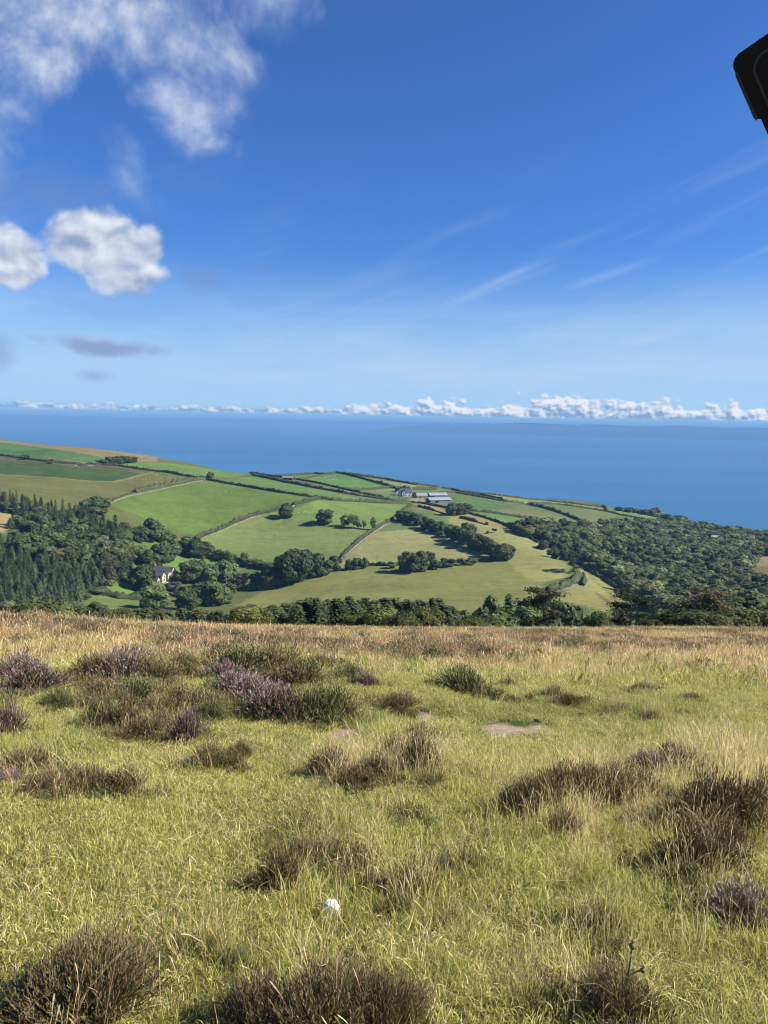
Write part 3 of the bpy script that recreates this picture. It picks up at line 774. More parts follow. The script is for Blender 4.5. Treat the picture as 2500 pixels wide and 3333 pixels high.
DARK = (0.070, 0.098, 0.038); MID = (0.090, 0.125, 0.044); LIGHT = (0.112, 0.155, 0.050); OLIVE = (0.105, 0.115, 0.050); CONIF = (0.042, 0.064, 0.036); GREYG = (0.088, 0.096, 0.064)
def pxh(pos, px): return px * np.linalg.norm(pos) / F

def trees(view, items, name, phrase, place, kinds, color, group, cat='tree'):
    for it in items:
        x, y, hh, ww = it[:4]
        pos = cast(*V(view, x, y)); s = VIEWS[view][2]
        kd = random.choice(kinds)
        kd = kd if kd[-1].isdigit() else kd + str(random.randrange(sum(k.startswith(kd) for k in PROTO)))
        c = np.array(it[4] if len(it) > 4 else color) * random.uniform(0.85, 1.15)
        put_tree(kd, pos, pxh(pos, hh * s) * 1.08, pxh(pos, ww * s) * 1.12, c, name, phrase, place, group, cat=cat)

trees('A', [(650, 512, 32, 60), (700, 510, 44, 55), (742, 507, 46, 58), (778, 505, 46, 55), (812, 502, 42, 48), (846, 501, 40, 46)], 'hedgerow_tree', 'dark wind-trimmed tree', 'in the clump on the upper left ridge', ['oak'], DARK, 'trees of the ridge clump')
trees('A', [(1332, 608, 50, 46)], 'field_tree', 'lone dark round tree', 'standing at the hedge corner below the sea skyline', ['oak'], DARK, None)
trees('A', [(155, 482, 30, 44), (315, 506, 28, 36), (578, 516, 20, 34)], 'scrub_bush', 'dark scrub bush', 'along the scrubby bank of the upper left fields', ['bush'], DARK, 'scrub bushes on the bank', 'bush')
trees('A', [(580, 838, 100, 100), (640, 830, 105, 110)], 'corner_tree', 'dark domed tree', 'at the top corner of the conifer wood', ['oak'], DARK, 'trees at the wood corner')
trees('A', [(845, 992, 70, 80), (890, 1002, 95, 90), (960, 1003, 140, 120), (1030, 1005, 80, 90), (1085, 1015, 65, 75)], 'valley_tree', 'rounded broadleaf tree', 'in the dark clump above the valley meadow', ['oak'], DARK, 'trees at the head of the meadow')
trees('A', [(735, 985, 140, 90), (690, 970, 90, 60)], 'conifer', 'tall dark conifer', 'beside the olive pasture corner', ['spruce'], CONIF, 'conifers by the pasture corner')
trees('A', [(795, 968, 95, 70)], 'valley_tree', 'grey-green slender tree', 'right of the tall conifers by the olive pasture', ['sparse'], GREYG, None)
trees('A', [(950, 1172, 115, 100), (1010, 1165, 135, 110), (1075, 1130, 120, 110), (1105, 1085, 80, 80)], 'valley_tree', 'dark broadleaf tree', 'in the copse right behind the valley farmhouse', ['oak'], DARK, 'trees of the copse behind the farmhouse')
trees('A', [(1175, 1080, 110, 110), (1235, 1105, 120, 100), (1300, 1105, 100, 100)], 'hedgerow_tree', 'broad dark tree', 'at the hedgerow top below the bright field', ['oak'], DARK, 'trees at the upper end of the hedgerow')
trees('A', [(1390, 1118, 65, 66), (1432, 1135, 75, 62), (1480, 1145, 55, 62), (1540, 1148, 65, 55), (1600, 1160, 50, 60)], 'hedgerow_tree', 'small hedgerow tree', 'in the ragged hedge below the pale green field', ['oak', 'sparse'], MID, 'small trees in the ragged hedge')
trees('A', [(1220, 1258, 135, 140), (1320, 1268, 110, 100), (1440, 1262, 130, 125)], 'valley_tree', 'rounded green tree', 'in the row uphill right of the valley farmhouse', ['oak'], MID, 'trees uphill of the farmhouse')
trees('A', [(1120, 1265, 70, 80), (1095, 1320, 60, 80), (1150, 1350, 75, 90)], 'garden_shrub', 'grey-green garden shrub', 'beside the farmhouse yard', ['bush'], GREYG, 'garden shrubs by the farmhouse', 'shrub')
trees('A', [(1205, 1435, 120, 130), (1265, 1365, 100, 110, GREYG), (1310, 1400, 140, 130), (1385, 1410, 130, 120), (1430, 1395, 80, 80)], 'valley_tree', 'bushy green tree', 'in the thicket below the farmhouse garden', ['oak'], MID, 'trees of the garden thicket')
trees('A', [(995, 1432, 150, 175)], 'garden_tree', 'big round bright green tree', 'at the end of the clipped garden hedge', ['oak'], LIGHT, None)
trees('A', [(905, 1318, 165, 125)], 'garden_tree', 'tall mid-green tree', 'close to the left gable of the valley farmhouse', ['oak'], MID, None)
trees('A', [(830, 1265, 150, 120), (765, 1245, 140, 110), (700, 1265, 120, 110, GREYG)], 'valley_tree', 'dark shaggy tree', 'between the conifer wood and the farmhouse lawn', ['oak', 'spruce'], DARK, 'trees left of the farmhouse lawn')
trees('A', [(870, 1130, 100, 100), (790, 1100, 110, 110), (800, 1000, 60, 70)], 'valley_tree', 'loose green tree', 'at the wood edge above the farmhouse', ['oak'], MID, 'trees at the wood edge')
trees('B', [(680, 492, 102, 82)], 'field_tree', 'lone dark broad tree', 'at the junction of three fields with boulders beneath', ['oak'], DARK, None)
trees('B', [(950, 532, 98, 108)], 'field_tree', 'spreading round tree', 'standing on the bank in the middle of the green fields', ['oak'], DARK, None)
trees('B', [(1085, 552, 85, 62), (1140, 557, 92, 66), (1176, 560, 60, 34), (1210, 566, 60, 28)], 'field_tree', 'open-crowned tree', 'in the small row on the field bank', ['sparse'], MID, 'trees of the small row on the bank')
trees('B', [(1272, 572, 96, 34)], 'field_tree', 'tall thin ivy-clad tree', 'at the right end of the small row on the field bank', ['sparse'], MID, None)
trees('B', [(735, 935, 240, 205)], 'great_tree', 'very large dark domed tree', 'above the lower brown-green pasture', ['oak1'], DARK, None)
trees('B', [(910, 885, 160, 150)], 'valley_tree', 'large rounded tree', 'right of the great domed tree', ['oak'], DARK, None)
trees('B', [(1015, 848, 108, 78)], 'valley_tree', 'egg-shaped tree', 'beside the foot of the stone-banked track', ['oak'], DARK, None)
trees('B', [(1120, 838, 72, 70), (1170, 838, 80, 62), (1215, 833, 74, 46)], 'hedgerow_tree', 'low dark tree', 'in the hedge just right of the stone-banked track', ['oak'], DARK, 'low trees right of the track')
trees('B', [(490, 970, 115, 100), (550, 972, 135, 115), (615, 955, 130, 115), (660, 945, 90, 80)], 'valley_tree', 'dark oak', 'left of the great domed tree', ['oak'], DARK, 'oaks left of the great tree')
trees('B', [(400, 975, 115, 85), (335, 970, 110, 85)], 'valley_tree', 'bare-topped grey tree', 'among the valley oaks', ['sparse'], GREYG, 'grey trees among the oaks')
trees('B', [(60, 915, 140, 135), (170, 930, 130, 115), (290, 905, 125, 120)], 'valley_tree', 'full green oak', 'in the valley below the ragged hedge', ['oak'], MID, 'oaks below the ragged hedge')
trees('B', [(160, 1045, 125, 140), (240, 1075, 120, 120), (60, 1060, 100, 110), (300, 1010, 80, 80)], 'valley_tree', 'low bushy oak', 'at the bottom of the valley thicket', ['oak'], MID, 'oaks at the valley bottom')
trees('B', [(225, 768, 62, 66), (280, 780, 68, 62), (330, 795, 62, 62), (400, 808, 84, 58), (505, 828, 54, 76), (570, 835, 50, 70)], 'hedgerow_tree', 'leafy hedgerow tree', 'along the foot of the middle green field', ['oak', 'sparse'], MID, 'trees along the foot of the middle field')
trees('C', [(225, 512, 72, 76), (275, 526, 82, 80), (330, 540, 78, 76), (382, 566, 84, 80), (432, 582, 84, 80), (484, 600, 88, 84), (545, 618, 84, 80), (600, 645, 100, 94), (650, 668, 145, 120), (704, 696, 114, 96), (752, 716, 112, 96), (802, 732, 98, 86), (850, 758, 106, 96), (893, 778, 116, 108), (935, 770, 100, 86)],
      'hedgerow_tree', 'dark tree', 'in the long diagonal tree belt below the farm', ['oak'], DARK, 'trees of the diagonal belt')
trees('C', [(240, 855, 130, 92), (292, 860, 135, 98), (345, 852, 142, 96), (398, 838, 124, 86)], 'hedgerow_tree', 'dark tree', 'in the dense clump on the middle hedge', ['oak'], DARK, 'trees of the dense clump')
trees('C', [(160, 832, 45, 55), (450, 836, 62, 64), (530, 820, 62, 98), (625, 810, 46, 56), (695, 806, 44, 80)], 'hedgerow_shrub', 'rounded shrub', 'along the middle hedge', ['bush'], DARK, 'shrubs along the middle hedge', 'shrub')
trees('C', [(555, 474, 86, 62), (600, 468, 78, 84), (652, 464, 74, 76)], 'farm_tree', 'bushy tree', 'in front of the long grey barn', ['oak'], DARK, 'trees in front of the barn')
trees('C', [(848, 588, 28, 28), (806, 597, 16, 22)], 'field_bush', 'isolated dark bush', 'on the pale nose-shaped field', ['bush'], DARK, 'bushes on the pale field', 'bush')
trees('C', [(205, 318, 36, 44), (235, 312, 40, 46), (262, 315, 34, 40), (305, 345, 26, 40)], 'farm_tree', 'dark sheltering tree', 'around the white farmhouse', ['oak'], DARK, 'trees around the white farmhouse')
trees('C', [(1384, 855, 135, 86)], 'lane_pine', 'tall dark pine', 'beside the bend of the grey lane', ['pine'], CONIF, None)
trees('C', [(965, 565, 52, 55), (1020, 585, 80, 70), (1075, 600, 95, 80), (1130, 615, 85, 80), (1190, 640, 80, 76), (1240, 690, 70, 76), (1290, 740, 80, 80), (1335, 780, 80, 80), (1170, 700, 60, 70), (1250, 760, 60, 70)], 'bank_tree', 'dark tree', 'along the wood bank above the grey lane', ['oak'], DARK, 'trees along the wood bank')
# the belt of trees just over the brow of the moor (their feet are out of sight)
def brow(items, name, phrase, place, kinds, color, group):
    for (sx, top, Y, ww, *kk) in items:
        p = column(sx, Y); d = ray(sx, top); d = d / d[1]
        h = d[2] * Y - p[2]
        kd = kk[0] if kk else random.choice(kinds)
        kd = kd if kd[-1].isdigit() else kd + str(random.randrange(sum(k.startswith(kd) for k in PROTO)))
        put_tree(kd, p, max(h, 2.0), pxh(p, ww * (1.7 if name == 'copse_tree' else 1.0)), np.array(color) * random.uniform(0.85, 1.2), name, phrase, place, group)
it = []
for x in np.arange(20, 1010, 24.0):
    if 60 < x < 210 or 340 < x < 430: continue
    tp = np.interp(x, [0, 250, 430, 640, 760, 850, 1000], [1975, 1955, 1985, 1985, 1995, 1985, 1945]) + random.uniform(-10, 14)
    it.append((x + random.uniform(-6, 6), tp, random.uniform(118, 150), random.uniform(120, 165)))
brow(it, 'plantation_conifer', 'feathery young conifer', 'in the left belt behind the brow', ['larch'], (0.078, 0.100, 0.046), 'conifers behind the brow, left half')
it = []
for x in np.arange(880, 1470, 21.0):
    tp = np.interp(x, [880, 1000, 1100, 1250, 1330, 1420, 1470], [1965, 1950, 1945, 1945, 1950, 1940, 1975]) + random.uniform(-9, 12)
    it.append((x + random.uniform(-5, 5), tp, random.uniform(118, 148), random.uniform(115, 160)))
brow(it, 'plantation_conifer', 'dark young conifer', 'in the middle belt behind the brow', ['larch'], (0.064, 0.086, 0.042), 'conifers behind the brow, middle')
brow([(120, 1952, 100, 130), (170, 1958, 104, 120), (375, 1975, 96, 110), (340, 1985, 98, 80), (800, 1965, 98, 110), (850, 1968, 100, 90), (1240, 1975, 98, 120), (1300, 1985, 96, 110), (1170, 1995, 100, 90), (1370, 1975, 100, 110), (1540, 2005, 92, 130), (1410, 1965, 104, 110)],
     'brow_beech', 'wind-swept olive beech', 'rising just behind the moor brow', ['beech'], (0.082, 0.096, 0.034), 'beeches behind the brow')
brow([(1590, 1925, 175, 56), (1655, 1928, 185, 80, 'spruce2'), (1625, 1965, 170, 90, 'oak1'), (1690, 1975, 165, 90, 'oak2'), (1745, 1940, 175, 80, 'oak3'), (1700, 1925, 190, 70), (1570, 1975, 165, 80, 'oak0'), (1660, 1990, 150, 80, 'oak4'), (1800, 1990, 150, 80, 'oak5'), (1850, 1950, 190, 70), (1890, 1955, 190, 80), (1925, 1985, 185, 60), (1500, 1985, 190, 50, 'oak2'), (1470, 1990, 195, 60, 'oak3')],
     'copse_tree', 'dark tree', 'in the mixed copse below the lane', ['oak'], DARK, 'trees of the mixed copse')
brow([(1765, 1900, 120, 130, 'pine0')], 'brow_pine', 'rugged brown-green pine', 'in the copse left of the grey lane foot', ['pine'], (0.062, 0.068, 0.036), None)
brow([(2055, 1912, 96, 150, 'pine1')], 'brow_pine', 'solitary dark layered pine', 'standing alone on the moor brow', ['pine'], (0.036, 0.044, 0.026), None)
brow([(2330, 1905, 110, 200, 'pine0')], 'brow_pine', 'broad faded brown pine', 'at the right end of the moor brow', ['pine'], (0.090, 0.080, 0.042), None)
brow([(1950, 1998, 86, 90), (2260, 1978, 92, 140), (2330, 1995, 88, 120), (2200, 1990, 96, 110), (2400, 1985, 94, 120), (2460, 1970, 96, 140), (2120, 2010, 86, 60)], 'brow_beech', 'low rounded thorn', 'on the right half of the moor brow', ['beech'], (0.070, 0.084, 0.030), 'thorns on the right half of the brow')
brow([(2240, 1960, 150, 110, 'oak0'), (2380, 1960, 160, 130, 'oak3'), (2470, 1935, 150, 120, 'oak4'), (2290, 1975, 140, 100, 'oak5'), (2170, 1975, 170, 90, 'oak1')], 'copse_tree', 'dark oak', 'behind the thorns on the right brow', ['oak'], DARK, 'oaks behind the right brow')
trees('D', [(655, 232, 24, 50), (715, 240, 26, 60), (775, 247, 26, 60), (840, 256, 30, 60), (905, 268, 58, 60), (960, 280, 36, 60), (1015, 292, 42, 60), (1065, 300, 56, 70)], 'coast_tree', 'dark tree', 'in the belt on the coastal skyline', ['oak'], DARK, 'trees of the coastal skyline belt')
# two bleached dead trees
for (view, x, y, hh, lab) in [('B', 283, 948, 105, 'bleached dead tree among the valley oaks above the garden thicket')]:
    p = cast(*V(view, x, y)); h = pxh(p, hh * VIEWS[view][2])
    tag(link('dead_tree', DEAD, None, p, (0, 0, 0.4), (h, h, h)), lab, 'tree')
p = column(1690, 112); tag(link('dead_tree', DEAD, None, p, (0, 0, 2.0), (4.6, 4.6, 4.6)), 'white dead tree with bare crooked branches in the mixed copse', 'tree')

# --- woods: the trees one can tell apart are objects, the rest one mass
def poisson(poly, dist, seed, holes=()):
    rg = np.random.default_rng(seed); lo, hi = poly.min(0), poly.max(0); cell = dist
    xs = np.arange(lo[0], hi[0], cell); ys = np.arange(lo[1], hi[1], cell * 0.9); out = []
    for j, y in enumerate(ys):
        for x in xs: out.append((x + (j % 2) * cell / 2 + rg.uniform(-.36, .36) * cell, y + rg.uniform(-.36, .36) * cell))
    out = np.array(out); k = inpoly(out[:, 0], out[:, 1], poly)
    for h in holes: k &= ~inpoly(out[:, 0], out[:, 1], h)
    return out[k]
CLEAR = [np.array([cast(*V(v, *p))[:2] for p in densify(pts, 3)]) for v, pts, c in FIELDS if c in ((196, 182, 122), (98, 128, 58), (168, 176, 104), (128, 140, 76), (178, 164, 102), (186, 174, 112))]
def seen(pts, h):
    """how much of each treetop clears the land and the trees in front, in pixels"""
    z = gz(pts[:, 0], pts[:, 1]); tops = np.c_[pts, z + h]
    sx, sy = project(tops); dist = np.hypot(pts[:, 0], pts[:, 1])
    ok = (sx > -60) & (sx < 2950)
    order = np.argsort(dist); sky_ = np.full(460, 5000.0); vis = np.zeros(len(pts))
    b = np.clip(((sx + 60) / 6.55).astype(int), 0, 459)
    for i in order:
        vis[i] = max(0.0, sky_[b[i]] - sy[i]) if ok[i] else 0.0
        w = max(1, int(4.0 / dist[i] * F / 6.6)); lo = max(0, b[i] - w)
        sky_[lo:b[i] + w + 1] = np.minimum(sky_[lo:b[i] + w + 1], sy[i] + 0.3 * h[i] * F / dist[i])
    return vis, sx, sy, dist
def whole_mesh(kind, mats):
    cr, tr = PROTO[kind]
    n = len(cr.vertices); a = np.empty(n * 3, np.float32); cr.vertices.foreach_get('co', a); v = a.reshape(-1, 3)
    f = np.array([tuple(p.vertices) for p in cr.polygons]); ti = np.empty(n, np.float32); cr.attributes['tint'].data.foreach_get('value', ti)
    V2 = np.array([tuple(q.co) for q in tr.vertices]); F2 = np.array([tuple(p.vertices) for p in tr.polygons]) + n
    return mesh_np(kind + '_tree', np.r_[v, V2], [f, F2], mats, tint=np.r_[ti, np.full(len(V2), .3)], matidx=np.r_[np.zeros(len(f)), np.ones(len(F2))])

def instancer(name, meshes, pts, rot, scl, idx, extra=None):
    """one object that sets copies of meshes on points (geometry nodes)"""
    col_ = bpy.data.collections.new(name + '_kinds')
    for i, me in enumerate(meshes):
        o = bpy.data.objects.new(f'{name}_{i:02d}', me); col_.objects.link(o)
    me = bpy.data.meshes.new(name); me.vertices.add(len(pts)); me.vertices.foreach_set('co', np.asarray(pts, np.float32).ravel())
    for nm, ty, arr, key in [('rot', 'FLOAT_VECTOR', rot, 'vector'), ('scl', 'FLOAT_VECTOR', scl, 'vector'), ('idx', 'INT', idx, 'value')] + ([('patch', 'FLOAT', extra, 'value')] if extra is not None else []):
        a = me.attributes.new(nm, ty, 'POINT'); a.data.foreach_set(key, np.ascontiguousarray(arr, np.int32 if ty == 'INT' else np.float32).ravel())
    o = link(name, me)
    ng = bpy.data.node_groups.new(name, 'GeometryNodeTree')
    ng.interface.new_socket('Geometry', in_out='INPUT', socket_type='NodeSocketGeometry'); ng.interface.new_socket('Geometry', in_out='OUTPUT', socket_type='NodeSocketGeometry')
    n = ng.nodes; l = ng.links
    gi = n.new('NodeGroupInput'); go = n.new('NodeGroupOutput'); ci_ = n.new('GeometryNodeCollectionInfo'); ip = n.new('GeometryNodeInstanceOnPoints')
    ci_.inputs['Collection'].default_value = col_; ci_.inputs['Separate Children'].default_value = True; ci_.inputs['Reset Children'].default_value = True
    def at(nm, dt):
        q = n.new('GeometryNodeInputNamedAttribute'); q.data_type = dt; q.inputs['Name'].default_value = nm; return q.outputs[0]
    e2r = n.new('FunctionNodeEulerToRotation'); l.new(at('rot', 'FLOAT_VECTOR'), e2r.inputs[0])
    l.new(gi.outputs[0], ip.inputs['Points']); l.new(ci_.outputs[0], ip.inputs['Instance']); ip.inputs['Pick Instance'].default_value = True
    l.new(at('idx', 'INT'), ip.inputs['Instance Index']); l.new(e2r.outputs[0], ip.inputs['Rotation']); l.new(at('scl', 'FLOAT_VECTOR'), ip.inputs['Scale'])
    l.new(ip.outputs[0], go.inputs[0])
    md = o.modifiers.new('instances', 'NODES'); md.node_group = ng
    return o

def wood(poly, dist, h_rng, w_rng, meshes, name, label, group, mass_name, mass_label, seed, basew, thin=None):
    pts = poisson(poly, dist, seed, CLEAR); rg = np.random.default_rng(seed)
    if thin is not None: pts = pts[~inpoly(pts[:, 0], pts[:, 1], thin) | (rg.uniform(size=len(pts)) < 0.3)]
    h = rg.uniform(*h_rng, len(pts)); w = rg.uniform(*w_rng, len(pts))
    vis, sx, sy, dd = seen(pts, h)
    k = vis > 0.0
    pts, h, w, vis, dd, sx = pts[k], h[k], w[k], vis[k], dd[k], sx[k]
    score = np.minimum(vis, h * F / dd) * w / dd * ((sx > 0) & (sx < 2500))
    order = np.argsort(-score); z = gz(pts[:, 0], pts[:, 1]) - 0.3
    first, rest = order[:300], order[300:]
    for i in first:
        o = link(name, meshes[i % len(meshes)], None, (pts[i, 0], pts[i, 1], z[i]), (0, 0, rg.uniform(0, 6.28)), (w[i] / basew, w[i] / basew, h[i]))
        tag(o, label, 'tree', group)
    if len(rest):
        i = rest; n = len(i)
        o = instancer(mass_name, meshes, np.c_[pts[i], z[i]], np.c_[np.zeros(n), np.zeros(n), rg.uniform(0, 6.28, n)], np.c_[w[i] / basew, w[i] / basew, h[i]], rg.integers(0, len(meshes), n))
        tag(o, mass_label, kind='stuff')
    print('WOOD', name, len(pts))
for me_ in [PROTO[f'oak{i}'][0] for i in range(6)]: pass
oak_meshes = []
for i in range(6):
    v, f, t_, L = broadleaf(500 + i, 1000, 0.040, 9, low=0.08)
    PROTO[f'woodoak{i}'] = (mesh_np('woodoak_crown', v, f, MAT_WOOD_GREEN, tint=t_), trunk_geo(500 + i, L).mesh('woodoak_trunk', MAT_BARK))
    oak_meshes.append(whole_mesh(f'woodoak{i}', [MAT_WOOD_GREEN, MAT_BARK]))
spr_meshes = []
for i in range(5):
    v, f, t_ = spruce(560 + i, 15, 8, 0.19, 4, 0.05, 0.4, 0.024, power=0.7)
    PROTO[f'woodspruce{i}'] = (mesh_np('woodspruce_crown', v, f, MAT_SPRUCE, tint=t_), spruce_trunk().mesh('woodspruce_trunk', MAT_BARK))
    spr_meshes.append(whole_mesh(f'woodspruce{i}', [MAT_SPRUCE, MAT_BARK]))
wood(WOODS['oak wood'], 11.5, (7, 15.5), (9, 20), oak_meshes, 'oak_tree', 'round-crowned oak in the dense wood filling the combe on the right', 'oaks of the combe wood',
     'oak_forest', 'far oaks of the combe wood merging into one canopy', 11, 0.78)
MIXED = np.array([cast(*V('E', *p))[:2] for p in [(170, 1060), (420, 960), (700, 980), (1000, 1080), (1280, 1220), (1400, 1420), (1000, 1480), (500, 1440), (150, 1330)]])
wood(WOODS['conifer wood'], 6.2, (6.5, 13.5), (5.5, 9.5), spr_meshes, 'spruce_tree', 'dark spruce in the conifer wood on the left valley side', 'spruces of the conifer wood',
     'spruce_forest', 'spruces of the conifer wood packed into one dark mass', 12, 0.42, MIXED)
MAT_DARK_GREEN = leaf_mat('mixed_wood_leaves', (0.070, 0.096, 0.038), jitter=0.4, lo=0.6, hi=1.45)
dark_oaks = []
for me_ in oak_meshes:
    d_ = me_.copy(); d_.materials[0] = MAT_DARK_GREEN; dark_oaks.append(d_)
mx_pts = poisson(MIXED, 12.5, 21, CLEAR)
for x_, y_ in mx_pts:
    p_ = np.array([x_, y_, float(gz(x_, y_))]); h_ = random.uniform(8, 13)
    o = link('wood_broadleaf', dark_oaks[random.randrange(6)], None, p_, (0, 0, random.uniform(0, 6)), (h_ * 1.15 / .78, h_ * 1.15 / .78, h_)); tag(o, 'round green broadleaf in the mixed middle of the conifer wood', 'tree', 'broadleaves filling the mixed part of the wood')
# paler broadleaves growing among the spruces
trees('E', [(380, 1010, 170, 190, GREYG), (560, 1290, 170, 190), (300, 1330, 190, 220), (720, 1330, 150, 170), (640, 1420, 130, 160, OLIVE), (930, 1400, 160, 120, LIGHT), (1000, 1260, 150, 160), (860, 1180, 150, 160), (1120, 1340, 190, 170, GREYG), (1180, 1560, 200, 200, GREYG), (1280, 1420, 170, 150), (1340, 1240, 150, 140), (150, 880, 80, 120), (50, 860, 80, 110, OLIVE)],
      'wood_broadleaf', 'paler broadleaf tree', 'growing among the spruces of the conifer wood', ['oak'], MID, 'broadleaves among the spruces')
trees('J2', [(240, 530, 130, 150), (480, 560, 120, 140), (620, 540, 90, 130), (120, 560, 110, 150), (760, 420, 60, 90, OLIVE), (880, 380, 60, 110), (960, 330, 90, 100, OLIVE)], 'wood_broadleaf', 'low olive broadleaf', 'along the bottom edge of the conifer wood', ['oak', 'bush'], OLIVE, 'broadleaves below the conifer wood')

# --- hedges, each its own thing
HEDGE_MAT = leaf_mat('hedge_leaves', (0.060, 0.078, 0.034), transl=0.15, jitter=0.25)
def resample(P, step):
    seg = np.linalg.norm(np.diff(P[:, :2], axis=0), axis=1); s = np.r_[0, np.cumsum(seg)]
    n = max(3, int(s[-1] / step)); q = np.linspace(0, s[-1], n)
    return np.c_[np.interp(q, s, P[:, 0]), np.interp(q, s, P[:, 1])], q
def hedge(label, view, pts, h=2.4, w=2.6, gap=0.0, mat=None, cat='hedge', name='hedge'):
    P, q = resample(VC(view, pts), 2.0); n = len(P); rg = np.random.default_rng(abs(hash(label)) % 100000 if False else sum(map(ord, label)))
    z = gz(P[:, 0], P[:, 1]); d = np.gradient(P, axis=0); d /= np.linalg.norm(d, axis=1, keepdims=True) + 1e-9
    nr = np.c_[-d[:, 1], d[:, 0]]
    hh = h * (0.75 + 0.6 * fbm(q * 0.11, q * 0 + 3, len(label), 3)) * (1 + 0.18 * rg.normal(size=n))
    if gap: hh *= np.where(fbm(q * 0.05, q * 0, len(label) + 5, 2) < gap, 0.35, 1.0)
    ww = w * (0.8 + 0.25 * rg.normal(size=n).clip(-1, 1))
    prof = np.array([(-.5, -.15), (-.55, .45), (-.32, .85), (0, 1.0), (.32, .85), (.55, .45), (.5, -.15)])
    ring = np.empty((n, 7, 3))
    for k, (a, b) in enumerate(prof):
        jx = 1 + 0.16 * rg.normal(size=n); jz = 1 + 0.12 * rg.normal(size=n)
        ring[:, k, :2] = P + nr * (a * ww * jx)[:, None]; ring[:, k, 2] = z + b * hh * jz
    ii = np.arange(n * 7).reshape(n, 7)
    f = np.stack([ii[:-1, :-1], ii[:-1, 1:], ii[1:, 1:], ii[1:, :-1]], -1).reshape(-1, 4)
    m_ = n * 14; j = rg.integers(0, n - 1, m_); a = rg.uniform(-.58, .58, m_); top = np.sqrt(np.clip(1 - (a / .6) ** 2, 0, 1)); b = rg.uniform(0.15, 1.05, m_) * top
    c = np.c_[P[j] + nr[j] * (a * ww[j])[:, None] + rg.normal(size=(m_, 2)) * .35, z[j] + b * hh[j]]
    cv, cf = cards(c, np.c_[nr[j] * a[:, None] * 2, np.full(m_, .6)] + rg.normal(size=(m_, 3)) * .5, rg.uniform(.22, .5, m_), rg)
    me = mesh_np(name, np.r_[ring.reshape(-1, 3), cv], [f, cf + n * 7], mat or HEDGE_MAT, tint=np.r_[rg.uniform(0.05, .5, n * 7), np.repeat(rg.uniform(.1, .95, m_), 4)])
    return tag(link(name, me), label, cat)
